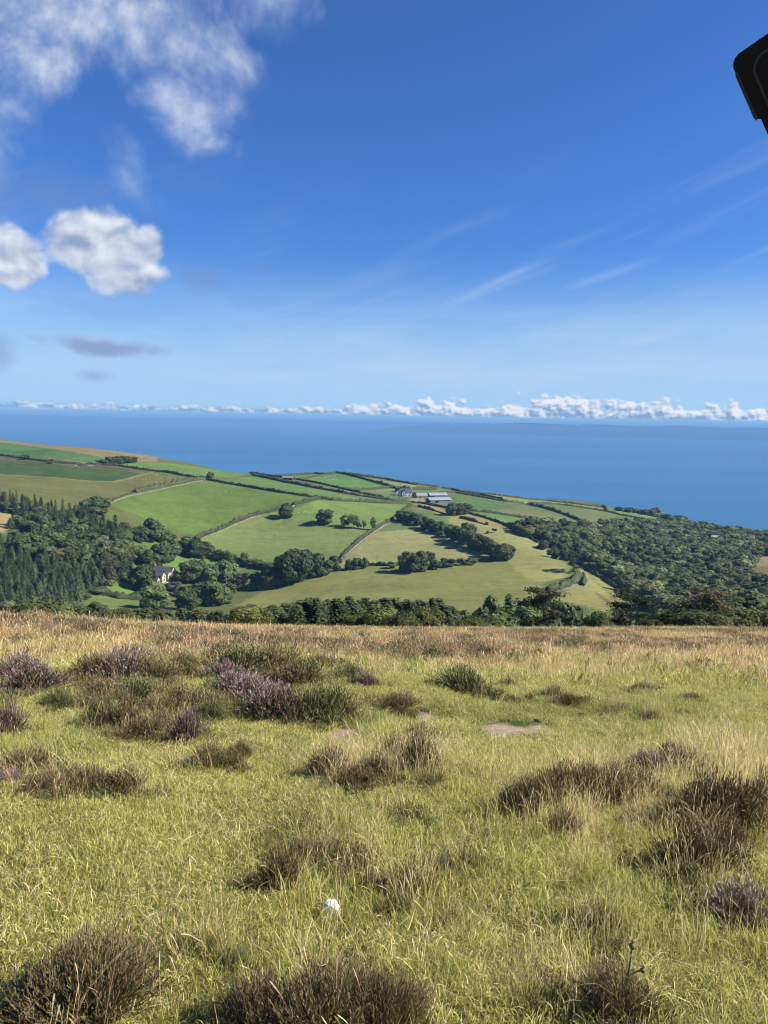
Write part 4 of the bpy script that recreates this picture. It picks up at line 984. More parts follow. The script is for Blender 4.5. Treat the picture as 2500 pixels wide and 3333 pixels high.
for a in [
 ('long dark hedge across the upper left fields below the ridge', 'A', [(0, 455), (120, 470), (320, 498), (480, 510)], 2.6, 4),
 ('hedge running right from the ridge clump of trees', 'A', [(500, 522), (640, 515), (760, 525), (900, 545), (1050, 562), (1200, 590), (1300, 605)], 3, 4),
 ('thick short hedge capping the bright field on its left', 'A', [(855, 690), (930, 672), (1040, 650), (1150, 632), (1240, 612), (1300, 608)], 4.0, 5),
 ('thin broken hedge along the lower left bank of the bright field', 'A', [(690, 752), (740, 728), (800, 706), (850, 692)], 1.6, 2.2),
 ('hedge along the top edge of the bright field towards the middle', 'B', [(150, 232), (280, 258), (450, 285), (640, 318), (800, 342), (900, 356)], 3, 3.6),
 ('hedge dividing the bright field from the middle green field', 'B', [(75, 635), (160, 600), (260, 562), (340, 520), (430, 490), (530, 462), (640, 435)], 3.2, 3.6),
 ('hedge above the lone tree at the junction of three fields', 'B', [(735, 408), (800, 390), (860, 372), (910, 362)], 3.8, 4.4),
 ('hedge bordering the top of the central bright field', 'B', [(900, 356), (1000, 370), (1150, 380), (1300, 388), (1420, 390), (1520, 392)], 3.0, 3.4),
 ('long hedge between the two upper strip fields', 'B', [(460, 202), (560, 222), (700, 255), (900, 292), (1080, 325), (1250, 352), (1400, 372), (1500, 378)], 3.2, 3.6),
 ('skyline hedge left of the red shed', 'B', [(445, 188), (520, 198), (600, 212), (690, 222)], 2.6, 4),
 ('hedge slanting below the sheep field on the skyline', 'B', [(740, 228), (860, 248), (980, 275), (1080, 298), (1200, 325), (1340, 352)], 2.6, 3),
 ('skyline hedge above the red shed', 'B', [(620, 210), (760, 198), (880, 192), (945, 196)], 2.4, 4),
 ('hedge on the left side of the sheep field', 'B', [(740, 232), (830, 222), (930, 202), (1020, 188)], 2.2, 3),
 ('dark skyline hedge right of the flock of sheep', 'B', [(1020, 186), (1100, 195), (1180, 205), (1240, 212)], 2.8, 5),
 ('hedge descending from the skyline towards the white farmhouse', 'B', [(1070, 192), (1180, 220), (1290, 252), (1380, 275), (1420, 292)], 3.4, 4),
 ('hedge crossing just left of the white farmhouse', 'B', [(1080, 298), (1230, 300), (1330, 290), (1420, 284)], 2.6, 3),
 ('skyline hedge along the pale field above the white farmhouse', 'B', [(1225, 210), (1350, 228), (1480, 252), (1570, 270)], 2.8, 4),
 ('hedge climbing the stone-banked track to the farm', 'B', [(1060, 762), (1110, 712), (1190, 632), (1280, 572), (1360, 525), (1430, 480), (1490, 432), (1530, 405)], 2.6, 3.0),
 ('hedge in front of the farmyard', 'C', [(285, 385), (360, 392), (440, 408), (530, 425)], 2.4, 3),
 ('hedge between the farm garden and the upper strip', 'C', [(0, 385), (120, 390), (250, 388)], 2.6, 3),
 ('broken hedge above the diagonal tree belt', 'C', [(335, 415), (420, 436), (500, 458), (560, 470)], 3, 3.4, 0.45),
 ('ragged row of gorse on the pale nose-shaped field', 'C', [(620, 490), (680, 505), (740, 522), (800, 538)], 3, 3.5, 0.4),
 ('hedge curving down the edge of the nose-shaped field', 'C', [(680, 462), (780, 488), (880, 522), (960, 558), (1060, 612), (1140, 660)], 2.4, 3),
 ('hedge behind the long grey barn', 'C', [(480, 318), (560, 320), (610, 318)], 2.4, 3.4),
 ('hedge running right from the barns under the coastal fields', 'C', [(590, 322), (700, 340), (820, 362), (920, 380), (1045, 392)], 2.8, 3.2),
 ('second hedge from the coast right of the farm', 'C', [(560, 300), (640, 318), (760, 336), (880, 360), (900, 365)], 2.8, 3.4),
 ('hedge above the farm beside the shelter trees', 'C', [(150, 288), (280, 296), (420, 300), (460, 296)], 3.2, 4),
 ('outer coastal hedge left of the headland', 'C', [(250, 252), (340, 264), (470, 282)], 2.6, 4),
 ('outer coastal hedge behind the farm', 'C', [(490, 288), (560, 296), (620, 304)], 2.2, 3),
 ('outer coastal hedge in the middle of the headland', 'C', [(640, 308), (720, 318), (800, 328), (890, 340)], 2.4, 3.4),
 ('outer coastal hedge along the right cliff edge', 'C', [(905, 342), (1050, 360), (1200, 374), (1330, 388), (1450, 402), (1580, 415)], 2.4, 3.2),
 ('hedge wrapping the rounded corner of the last coastal field', 'C', [(1575, 412), (1602, 424), (1600, 438)], 3, 4),
 ('hedge below the coastal strip of fields', 'C', [(1085, 392), (1200, 396), (1300, 402), (1420, 418), (1540, 436), (1640, 455)], 2.6, 3.2),
 ('thick dark hedge slanting between the two olive fields', 'C', [(1075, 402), (1160, 420), (1260, 448), (1360, 485), (1455, 525)], 4.2, 4.6),
 ('hedge along the foot of the olive coastal fields', 'C', [(700, 445), (820, 456), (920, 470), (1030, 488), (1130, 506), (1240, 520), (1340, 535), (1420, 548)], 3, 4, 0.3),
 ('hedge along the bottom of the last coastal field', 'D', [(590, 245), (700, 270), (830, 292)], 2.8, 3.4),
 ('middle hedge between the pale field and the lower pasture', 'C', [(-60, 808), (60, 812), (150, 815), (480, 802), (620, 792), (760, 782), (870, 776)], 2.6, 3.4),
 ('ragged hedge at the foot of the middle green field', 'B', [(170, 740), (260, 770), (360, 798), (460, 815), (560, 826), (640, 830)], 3.2, 4.5),
 ('clipped thick hedge below the farmhouse lawn', 'J2', [(870, 368), (960, 385), (1060, 405), (1160, 418), (1260, 415), (1310, 398)], 4.2, 6),
 ('tall dark hedge on the inner side of the grey lane', 'J4', [(1330, 215), (1400, 205), (1480, 175), (1560, 140), (1610, 90)], 5.0, 6),
 ('hedge on the outer side of the lane bend', 'J4', [(1655, 60), (1662, 110), (1650, 160)], 3.0, 3.5),
 ('thorn hedge dropping along the wood edge right of the lane', 'D', [(395, 615), (470, 655), (560, 705), (640, 760), (700, 800)], 2.4, 4)]:
    hedge(*a)

# --- stone-faced field banks
MAT_STONE = plain('field_stone', rgb(160, 154, 126, 0.42), 0.95, 0.35, 0.8)
def bank(label, view, pts, h=1.0, w=0.9, side=0.0):
    P, q = resample(VC(view, pts), 2.5); n = len(P); rg = np.random.default_rng(sum(map(ord, label)))
    d = np.gradient(P, axis=0); d /= np.linalg.norm(d, axis=1, keepdims=True) + 1e-9; nr = np.c_[-d[:, 1], d[:, 0]]
    z = gz(P[:, 0], P[:, 1]); prof = [(-.5, -.3), (-.42, 1), (.42, 1), (.5, -.3)]
    ring = np.empty((n, 4, 3)); hh = h * (1 + 0.25 * rg.normal(size=n)).clip(.3, 1.6)
    for k, (a, b) in enumerate(prof):
        ring[:, k, :2] = P + nr * (a * w + side + 0.12 * rg.normal(size=n))[:, None]; ring[:, k, 2] = z + b * hh
    ii = np.arange(n * 4).reshape(n, 4)
    f = np.stack([ii[:-1, :-1], ii[:-1, 1:], ii[1:, 1:], ii[1:, :-1]], -1).reshape(-1, 4)
    return tag(link('stone_wall', mesh_np('stone_wall', ring.reshape(-1, 3), f, MAT_STONE)), label, 'wall')
bank('pale stone bank along the left edge of the bright field', 'A', [(688, 770), (745, 738), (820, 714), (900, 698), (1000, 676), (1120, 650), (1230, 626), (1290, 616)])
bank('pale stone bank under the hedge between the two green fields', 'B', [(95, 645), (180, 606), (270, 570), (350, 535), (440, 497), (520, 472)])
bank('stone bank beside the track climbing to the farm', 'B', [(1050, 775), (1100, 735), (1190, 652), (1290, 580), (1365, 535)], 1.0, 1.2)
bank('low stone wall below the sheep pasture on the far left', 'A', [(470, 518), (540, 520), (600, 522)], 1.0, 1.4)

# --- lane and tracks laid on the slope
def strip(name, view, pts, w, mat, lift, label):
    P, q = resample(VC(view, pts), 2.0); d = np.gradient(P, axis=0); d /= np.linalg.norm(d, axis=1, keepdims=True) + 1e-9; nr = np.c_[-d[:, 1], d[:, 0]]
    L_, R_ = P - nr * w / 2, P + nr * w / 2
    v = np.empty((len(P), 2, 3)); v[:, 0, :2] = L_; v[:, 1, :2] = R_
    zz = np.maximum(gz(L_[:, 0], L_[:, 1]), gz(R_[:, 0], R_[:, 1])) + lift; v[:, 0, 2] = zz; v[:, 1, 2] = zz
    ii = np.arange(len(P) * 2).reshape(-1, 2); f = np.stack([ii[:-1, 0], ii[:-1, 1], ii[1:, 1], ii[1:, 0]], -1)
    return tag(link(name, mesh_np(name, v.reshape(-1, 3), f, mat)), label, kind='structure')
MAT_LANE = plain('lane_surface', rgb(158, 154, 146, 0.55), 0.9, 0.18, 0.5)
strip('lane', 'J4', [(1335, 252), (1380, 232), (1450, 205), (1530, 182), (1585, 155), (1612, 125), (1622, 85), (1628, 50)], 4.0, MAT_LANE, 0.35, 'grey lane curving up round the nose of the hill')

# ================================================================== BUILDINGS AND FARM
MAT_SLATE = plain('slate', rgb(120, 120, 126, 0.45), 0.6, 0.2, 1.2, 0.4)
MAT_CREAM = plain('cream_render', rgb(232, 222, 188, 0.5), 0.9, 0.1, 1.0)
MAT_WHITE = plain('white_render', rgb(246, 246, 242, 0.6), 0.9, 0.08, 1.0)
MAT_PANE = plain('window_glass', (0.02, 0.025, 0.03), 0.15, 0.1, 1.0, 0.6)
MAT_SHEET = plain('sheet_roof', rgb(196, 200, 206, 0.46), 0.6, 0.12, 0.8, 0.4)
MAT_CLAD = plain('blue_grey_cladding', rgb(140, 148, 160, 0.5), 0.7, 0.15, 1.0)
MAT_DARKGAP = plain('dark_opening', (0.012, 0.012, 0.014), 0.9, 0.1, 1.0)
MAT_RED = plain('red_sheet', rgb(150, 84, 70, 0.55), 0.8, 0.2, 1.0)
MAT_RUBBLE = plain('rubble_wall', rgb(196, 184, 156, 0.58), 0.95, 0.3, 1.0)

def gabled(root, l, w, eave, ridge, x=0, y=0, z=0, rot=0.0, wall=MAT_CREAM, roof=MAT_SLATE, over=0.35, windows=(), door=None, chimney=None, sunk=3.0):
    """walls, roof and openings of one range; ridge along local X. windows: (face, u, v, width, height) with face f/b (long sides) or l/r (gables)"""
    T = Matrix.Translation((x, y, z)) @ Matrix.Rotation(rot, 4, 'Z')
    def add(name, g, mat, par=root):
        o = link(name, g.mesh(name, mat), par); 
        if par is root: o.matrix_local = T
        return o
    g = Geo(); hl, hw = l / 2, w / 2
    g.add([(-hl, -hw, -sunk), (hl, -hw, -sunk), (hl, hw, -sunk), (-hl, hw, -sunk), (-hl, -hw, eave), (hl, -hw, eave), (hl, hw, eave), (-hl, hw, eave), (-hl, 0, ridge), (hl, 0, ridge)],
          [(0, 1, 5, 4), (2, 3, 7, 6), (1, 2, 6, 9, 5), (3, 0, 4, 8, 7), (4, 5, 9, 8), (6, 7, 8, 9)])
    wl = add('wall', g, wall)
    k = (ridge - eave) / hw; g = Geo(); t_ = 0.22
    for s in (-1, 1):
        a, b, c, d = (-hl - over, s * (hw + over), eave - k * over), (hl + over, s * (hw + over), eave - k * over), (hl + over, 0, ridge), (-hl - over, 0, ridge)
        top = [(p[0], p[1], p[2] + t_) for p in (a, b, c, d)]; bot = [(p[0], p[1], p[2] + 0.03) for p in (a, b, c, d)]
        g.add(bot + top, [(4, 5, 6, 7), (0, 3, 2, 1), (0, 1, 5, 4), (1, 2, 6, 5), (3, 0, 4, 7)])
    rf = add('roof', g, roof)
    for i, (face, u, v, ww, hh) in enumerate(list(windows) + ([door] if door else [])):
        g = Geo(); e = 0.06
        if face in 'fb':
            s = -1 if face == 'f' else 1; y0, y1 = sorted((s * hw, s * (hw + e))); g.box(u - ww / 2, u + ww / 2, y0, y1, v, v + hh)
        else:
            s = -1 if face == 'l' else 1; x0, x1 = sorted((s * hl, s * (hl + e))); g.box(x0, x1, u - ww / 2, u + ww / 2, v, v + hh)
        isd = door is not None and i == len(windows)
        add('door' if isd else 'window', g, MAT_DARKGAP if isd else MAT_PANE)
    if chimney:
        g = Geo(); cx_, cw, ch = chimney; g.box(cx_ - cw / 2, cx_ + cw / 2, -cw * 0.4, cw * 0.4, ridge - 1.0, ridge + ch)
        g.box(cx_ - cw * .6, cx_ + cw * .6, -cw * .5, cw * .5, ridge + ch, ridge + ch + .2)
        add('chimney', g, wall, rf)
    return wl
def site(name, view, x, y, rot, label, cat='building'):
    p = cast(*V(view, x, y)); o = link(name, None, None, p, (0, 0, rot)); tag(o, label, cat); return o

# valley farmhouse: long rear range, front wing, lean-to and an outbuilding on the right
r = site('farmhouse', 'H', 800, 760, R(-14), 'cream stone farmhouse with grey slate roofs half hidden by valley trees', 'farmhouse')
gabled(r, 17, 6.5, 5.2, 8.2, -3.5, 9.5, 1.4, 0, windows=[('r', 0, 2.6, .9, 1.2), ('f', 3, 2.4, 1, 1.2)], chimney=(-7.6, 1.0, 1.2))
gabled(r, 9.5, 5.5, 4.8, 7.4, -2.2, -1.0, 0, 0, windows=[('r', 0.6, .7, 1.0, 1.3), ('r', 0.6, 3.2, 1.0, 1.3), ('f', 2.6, 3.2, 1.0, 1.2)], door=('r', -1.4, 0, .9, 2.0))
gabled(r, 8.0, 4.2, 2.6, 4.6, -3.4, -5.6, -0.4, 0, windows=[('r', 0.2, .9, 1.2, 1.2), ('r', -1.3, .9, .6, 1.0)])
gabled(r, 5, 4.4, 3.8, 5.6, -5.6, 4.2, .6, R(90))
gabled(r, 2.4, 6.5, 5.0, 6.0, 3.1, 5.5, .6, 0)
o = site('outbuilding', 'H', 1010, 690, R(-14), 'long slate roofed outbuilding joined behind the cream farmhouse', 'outbuilding')
gabled(o, 10.5, 5.2, 3.6, 5.8, 0, 2.5, 0, 0, windows=[('r', 0, 1.2, .8, 1.0)], door=('f', 2.0, 0, 1.6, 2.2))
# parked car beside the farmhouse
MAT_CARW = plain('white_car_paint', (0.75, 0.76, 0.78), 0.3, 0.03, 1.0, 0.5); MAT_TYRE = plain('tyre_rubber', (0.02, 0.02, 0.02), 0.9, 0.1, 1.0)
c = site('parked_car', 'H', 925, 835, R(8), 'white car parked against the cream farmhouse gable', 'car')
prof = [(-2.1, .35), (-2.1, .85), (-1.35, .95), (-.85, 1.42), (.75, 1.45), (1.35, 1.0), (2.05, .88), (2.1, .35)]
n = len(prof); g = Geo(); g.add([(x, s * .85, z) for s in (-1, 1) for x, z in prof], [tuple(range(n))[::-1], tuple(range(n, 2 * n))] + [(i, (i + 1) % n, n + (i + 1) % n, n + i) for i in range(n)])
link('body', g.mesh('body', MAT_CARW), c)
g = Geo(); pr = [(-1.2, .98), (-.85, 1.36), (.7, 1.38), (1.18, 1.0)]
g.add([(x, s * .87, z) for s in (-1, 1) for x, z in pr], [(0, 3, 2, 1), (4, 5, 6, 7), (0, 1, 5, 4), (1, 2, 6, 5), (2, 3, 7, 6), (3, 0, 4, 7)]); link('window', g.mesh('window', MAT_PANE), c)
for x in (-1.3, 1.3):
    for s in (-1, 1):
        g = Geo(); q = 12; g.add([(x + .33 * math.cos(a * 2 * math.pi / q), s * .8 + d, .33 + .33 * math.sin(a * 2 * math.pi / q)) for d in (-.1, .1) for a in range(q)],
              [tuple(range(q))[::-1], tuple(range(q, 2 * q))] + [(i, (i + 1) % q, q + (i + 1) % q, q + i) for i in range(q)])
        link('wheel', g.mesh('wheel', MAT_TYRE), c)
# white farmhouse on the headland
r = site('white_farmhouse', 'G', 470, 400, R(6), 'white farmhouse with two dark gables and grey roofs on the headland', 'farmhouse')
gabled(r, 17, 7.5, 6.0, 10.5, 4.0, 6, 0, R(-4), MAT_WHITE, windows=[('f', 4.5, 1.0, 1.2, 1.4), ('f', 6, 3.8, 1.1, 1.3)], chimney=(7.6, 1.4, 2.0))
gabled(r, 9, 7, 5.2, 9.6, -7.5, 2, 0, R(88), MAT_WHITE, windows=[('l', 0, 1.0, 1.6, 1.5), ('l', 0, 3.8, 1.4, 1.4)])
gabled(r, 9, 7, 5.2, 9.6, 0.8, 0, 0, R(88), MAT_WHITE, windows=[('l', -1.0, 1.0, 1.4, 1.5), ('l', 1.2, 3.6, 1.2, 1.4)], door=('l', 1.8, 0, 1.1, 2.1))
# the farm's barns
r = site('barn', 'G', 910, 490, R(14), 'long low barn with pale sheet roof and blue-grey open gable', 'barn')
gabled(r, 31, 15, 4.4, 7.2, 5, 5, 0, R(8), MAT_CLAD, MAT_SHEET, .6, windows=[('f', -6, .6, 5, 3)], door=('l', 1.0, 0, 4.5, 3.6))
o = site('barn', 'G', 920, 428, R(14), 'second pale roofed barn tucked behind the long low barn', 'barn')
gabled(o, 26, 12, 4.8, 7.8, 2, 4, 0, R(4), MAT_CLAD, MAT_SHEET, .6, door=('f', -10, 0, 6, 3.6))
o = site('stone_shed', 'G', 720, 428, R(10), 'small buff stone shed with pale roof between farmhouse and barns', 'shed')
gabled(o, 15, 8, 4.2, 7.2, 0, 3, 0, 0, MAT_RUBBLE, MAT_SHEET, .4, door=('f', -3, 0, 2.0, 2.4), windows=[('f', 3, 1.2, 1.2, 1.2)])
o = site('stone_shed', 'G', 645, 418, R(0), 'little ruined buff outhouse by the white farmhouse trees', 'shed')
gabled(o, 7, 5, 3.0, 4.6, 0, 1, 0, 0, MAT_RUBBLE, MAT_RUBBLE, .2, door=('f', 0, 0, 1.2, 2))
o = site('red_shed', 'B', 700, 232, R(-6), 'small red sided shed with pale roof on the skyline', 'shed')
gabled(o, 15, 7, 3.6, 4.6, 0, 0, 0, 0, MAT_RED, MAT_SHEET, .8, door=('f', -3, 0, 3, 2.8))
o = site('stone_shed', 'D', 1300, 462, R(0), 'tiny pale roofed hut half buried in the combe wood', 'shed')
gabled(o, 11, 6, 9.5, 12.0, 0, 0, 0, 0, MAT_RUBBLE, MAT_SHEET, .3, door=('f', 0, 0, 1.2, 2))
# wooden poles
MAT_POLE = plain('pole_timber', rgb(150, 146, 124, 0.5), 0.9, 0.2, 3.0)
for view, x, y, hh, lab in [('B', 612, 660, 60, 'thin wooden pole standing in the middle of the green field'), ('C', 55, 808, 60, 'thin wooden pole rising from the middle hedge')]:
    p = cast(*V(view, x, y)); h = pxh(p, hh * .4822)
    o = link('wooden_pole', None, None, p); tag(o, lab, 'pole')
    link('shaft', Geo().add(*tube([(0, 0, -1), (0, 0, h)], [.2, .14], 8)).mesh('shaft', MAT_POLE), o)
    link('crossarm', Geo().box(-.8, .8, -.08, .08, h - .7, h - .5).mesh('crossarm', MAT_POLE), o)
# boulders under the field tree
MAT_BOULDER = plain('boulder', rgb(190, 182, 160, 0.55), 0.95, 0.3, 1.0)
def lump(seed, rings=5, seg=9, amp=0.22):
    rg = np.random.default_rng(seed); g = Geo(); v = [(0, 0, 1)]
    for i in range(1, rings):
        a = math.pi * i / rings
        for q in range(seg):
            b = 2 * math.pi * q / seg; k = 1 + amp * rg.normal()
            v.append((k * math.sin(a) * math.cos(b), k * math.sin(a) * math.sin(b), math.cos(a) * (1 + amp * .5 * rg.normal())))
    v.append((0, 0, -1)); f = [(0, 1 + q, 1 + (q + 1) % seg) for q in range(seg)]
    for i in range(rings - 2):
        for q in range(seg): f.append((1 + i * seg + q, 1 + (i + 1) * seg + q, 1 + (i + 1) * seg + (q + 1) % seg, 1 + i * seg + (q + 1) % seg))
    e = len(v) - 1; b0 = 1 + (rings - 2) * seg
    f += [(e, b0 + (q + 1) % seg, b0 + q) for q in range(seg)]
    return g.add(v, f)
BOULD = [lump(i).mesh('boulder', MAT_BOULDER) for i in range(3)]
for i, (x, y) in enumerate([(735, 415), (728, 428), (740, 432), (695, 492), (705, 496), (625, 498)]):
    p = cast(*V('B', x, y)); s = random.uniform(1.0, 1.9)
    o = link('boulder', BOULD[i % 3], None, p, (0, 0, i), (s, s * .8, s * .7)); tag(o, None, 'boulder', 'boulders at the field junction'); LABELS.append((o, 'pale boulder', 'round the lone tree where three fields meet'))
for i, (x, y) in enumerate([(985, 576), (1000, 574), (1020, 572), (1228, 624), (830, 710), (800, 716)]):
    p = cast(*V('A', x, y)); s = random.uniform(0.9, 1.5)
    o = link('boulder', BOULD[i % 3], None, p, (0, 0, i), (s * 1.6, s * .8, s * .7)); tag(o, None, 'boulder', 'boulders by the bright field bank'); LABELS.append((o, 'pale boulder', 'along the banks above the bright field'))

# sheep, each one
MAT_WOOL = plain('wool', (0.60, 0.57, 0.48), 0.95, 0.1, 4.0)
g = Geo()
body = lump(77, 7, 10, 0.04); g.add([(x * .58, y * .30, z * .30 + .62) for x, y, z in body.v], body.f)
hd = lump(78, 5, 8, 0.03); g.add([(x * .20 + .70, y * .11, z * .13 + .74) for x, y, z in hd.v], hd.f)
for sx in (-.36, .36):
    for sy in (-.15, .15): g.add(*tube([(sx, sy, 0), (sx, sy, .5)], [.04, .06], 5))
SHEEP = g.mesh('sheep', MAT_WOOL)
rs = random.Random(5)
def flock(view, pts, place, group):
    for x, y in pts:
        p = cast(*V(view, x, y)); s = rs.uniform(0.95, 1.15)
        o = link('sheep', SHEEP, None, p, (0, 0, rs.uniform(0, 6.28)), s); tag(o, None, 'sheep', group); LABELS.append((o, 'white sheep', place))
flock('B', [(950 + rs.uniform(0, 78), 206 + rs.uniform(0, 28)) for _ in range(26)], 'in the flock on the skyline field', 'sheep of the skyline flock')
flock('A', [(905, 610), (925, 608), (948, 600), (978, 628), (992, 628), (1022, 600), (1062, 602), (1115, 602), (1000, 580)], 'grazing on the olive pasture at left', 'sheep on the olive pasture')
flock('A', [(1350, 702), (1400, 704), (1470, 698), (1435, 690), (1390, 690)], 'scattered on the bright green field', 'sheep on the bright field')
flock('B', [(770, 460), (805, 456), (815, 454), (838, 456)], 'near the lone tree at the field junction', 'sheep by the field junction')
flock('C', [(875 + rs.uniform(0, 60), 500 + rs.uniform(0, 26)) for _ in range(12)], 'in the small bright field below the farm', 'sheep in the small bright field')
flock('D', [(310, 211)], 'alone on the olive coastal field', None)

# ================================================================== THE MOOR IN FRONT
def soft(x, a, b): 
    t_ = np.clip((x - a) / (b - a), 0, 1); return t_ * t_ * (3 - 2 * t_)
def ell(sx, sy, cx, cy, rx, ry):
    return np.clip(1.25 - np.hypot((sx - cx) / rx, (sy - cy) / ry), 0, 1)
def moor_masks(x, y, grow=1.0):
    """what grows where: straw (tall dry grass), green (grazed sward), heath (heather carpet), bare (soil)"""
    z = moor_z(x, y); sx, sy = project(np.stack([x, y, z], -1))
    n1 = fbm(x * .9, y * .9, 61, 4); n2 = fbm(x * .22, y * .16, 63, 4); n3 = fbm(x * 2.8, y * 2.8, 65, 3)
    far = soft(y, 11.5, 22)
    straw = far * 0.95
    for c in [(1250, 2490, 400, 60), (1850, 2540, 420, 75), (2250, 2620, 330, 190), (2350, 2480, 260, 90), (1950, 2700, 240, 130), (300, 2060, 420, 60), (1150, 2850, 230, 170), (1500, 2950, 250, 200), (2300, 3000, 260, 260), (1700, 3150, 420, 150)]:
        w_ = 1.05 if c[1] < 2800 else 0.42
        straw = np.maximum(straw, w_ * ell(sx, sy, *c))
    straw = np.clip(straw * (0.55 + 0.9 * n1) + 0.25 * (n2 - .5), 0, 1)
    green = np.zeros_like(straw)
    for c, w_ in [((1750, 2330, 620, 75), 1.0), ((2250, 2290, 380, 60), .8), ((1300, 2330, 330, 60), .8), ((1550, 2960, 260, 150), .8), ((900, 2420, 330, 60), .55), ((200, 2430, 320, 60), .5), ((1700, 2750, 300, 120), .5), ((1250, 2760, 260, 140), .4), ((1900, 3000, 400, 200), .35)]:
        green = np.maximum(green, w_ * ell(sx, sy, *c))
    green = np.clip(green * (0.5 + n1), 0, 1) * (1 - 0.7 * straw)
    heath = soft(n2 + 0.45 * (n1 - .5) + .03 * soft(sx, 1200, 2000), .46, .58) * soft(y, 13.5, 20)
    heath = np.maximum(heath, np.clip(ell(sx, sy, 1350, 2130, 420, 38) + (n1 - .6), 0, 1) * soft(y, 14, 18))
    bare = np.zeros_like(straw)
    for c in [(1390, 2335, 52, 26), (1640, 2374, 75, 27), (1740, 2380, 62, 20), (1105, 2395, 66, 22), (500, 2408, 32, 18)]:
        bare = np.maximum(bare, soft(ell(sx, sy, c[0], c[1], c[2] * grow, c[3] * grow) + (n3 - .5) * 1.3 / grow ** 2, .25, .55))
    heath = heath * np.maximum(soft(sx, 700, 1250), 1 - soft(y, 22, 30))
    return straw, green, heath, bare, n1, n2, n3, sx, sy

# ---- ground sheet
mx_ = np.r_[np.arange(-75, -22, 1.6), np.arange(-22, -8, .4), np.arange(-8, 8, .13), np.arange(8, 22, .4), np.arange(22, 76, 1.6)]
my_ = np.r_[np.arange(-14, 1.0, .8), np.arange(1.0, 12, .1), np.arange(12, 30, .25), np.arange(30, 101, .8), [102.0]]
MX, MY = np.meshgrid(mx_, my_); MZ = moor_z(MX, MY)
MZ[MY > 90] = land_z(MX[MY > 90], MY[MY > 90])
straw, green, heath, bare, n1, n2, n3, _, _ = moor_masks(MX, MY)
mixc = lambda a, b, k: a * (1 - k[..., None]) + b * k[..., None]
gc = mixc(np.array(rgb(128, 122, 66, .55)), np.array(rgb(168, 156, 96, .55)), np.clip(n1, 0, 1))
gc = np.broadcast_to(gc, MX.shape + (3,)).copy()
gc = mixc(gc, np.array(rgb(200, 176, 130, .75)), straw); gc = mixc(gc, np.array(rgb(96, 112, 58, .5)), green)
gc = mixc(gc, np.array(rgb(140, 114, 92, .6)), heath * .8); gc = mixc(gc, np.array(rgb(206, 182, 156, .62)), bare)
m, t, b = material('moor_soil')
co = t.new('ShaderNodeTexCoord').outputs['Object']; at = t.new('ShaderNodeAttribute', attribute_name='col').outputs['Color']
a1 = t.noise(co, 9.0, 6, .7); a2 = t.noise(co, 60.0, 4, .7)
t.l.new(t.vm('SCALE', at, t.mul(t.lin(a1, .3, .7, .7, 1.3), t.lin(a2, .3, .7, .75, 1.25))), b.inputs['Base Color'])
b.inputs['Roughness'].default_value = 1.0; b.inputs['Specular IOR Level'].default_value = 0.0
bp = t.new('ShaderNodeBump'); bp.inputs['Strength'].default_value = .8; bp.inputs['Distance'].default_value = .04; t.l.new(a2, bp.inputs['Height']); t.l.new(bp.outputs[0], b.inputs['Normal'])
ii = np.arange(MX.size).reshape(MX.shape)
mq = np.stack([ii[:-1, :-1], ii[:-1, 1:], ii[1:, 1:], ii[1:, :-1]], -1).reshape(-1, 4)
tag(link('ground', mesh_np('ground', np.stack([MX, MY, MZ], -1).reshape(-1, 3), mq, m, True, col=gc.reshape(-1, 3))), 'sloping moorland turf in front of the valley', kind='structure')

# ---- grass blades
def blades(seed, n, radius, h0, h1, width, lean, curl, head=0.0, levels=4, yellow=(0, 1)):
    rg = np.random.default_rng(seed)
    r = radius * np.sqrt(rg.uniform(0, 1, n)); a = rg.uniform(0, 6.28, n)
    base = np.c_[r * np.cos(a), r * np.sin(a), np.full(n, -.015)]
    h = rg.uniform(h0, h1, n) * rg.uniform(.6, 1, n); da = rg.uniform(0, 6.28, n)
    ln = np.abs(rg.normal(size=n)) * lean + curl * rg.uniform(0.2, 1, n); d = np.c_[np.cos(da), np.sin(da), np.zeros(n)]
    fa = rg.uniform(0, 6.28, n); side = np.c_[np.cos(fa), np.sin(fa), np.zeros(n)]
    if head: L = [(0, 1), (.45, .8), (.80, .7), (.88, 1.8 * head), (.95, 1.5 * head), (1.0, .3)]
    else: L = [(i / (levels - 1), [1, .95, .7, .12][min(3, int(3.01 * i / (levels - 1)))]) for i in range(levels)]
    k = len(L); v = np.empty((n, k, 2, 3)); w = width * rg.uniform(.7, 1.4, n)
    for i, (f_, ws) in enumerate(L):
        off = ln * f_ ** 2; c = base + d * (off * h)[:, None]; c[:, 2] += h * f_ * np.sqrt(np.clip(1 - .55 * np.minimum(off, 1.2) ** 2, .1, 1))
        v[:, i, 0] = c - side * (w * ws * .5)[:, None]; v[:, i, 1] = c + side * (w * ws * .5)[:, None]
    ix = np.arange(n * k * 2).reshape(n, k, 2)
    f = np.stack([ix[:, :-1, 0], ix[:, :-1, 1], ix[:, 1:, 1], ix[:, 1:, 0]], -1).reshape(-1, 4)
    ti = np.repeat(rg.uniform(yellow[0], yellow[1], n), k * 2)
    return v.reshape(-1, 3), f, ti
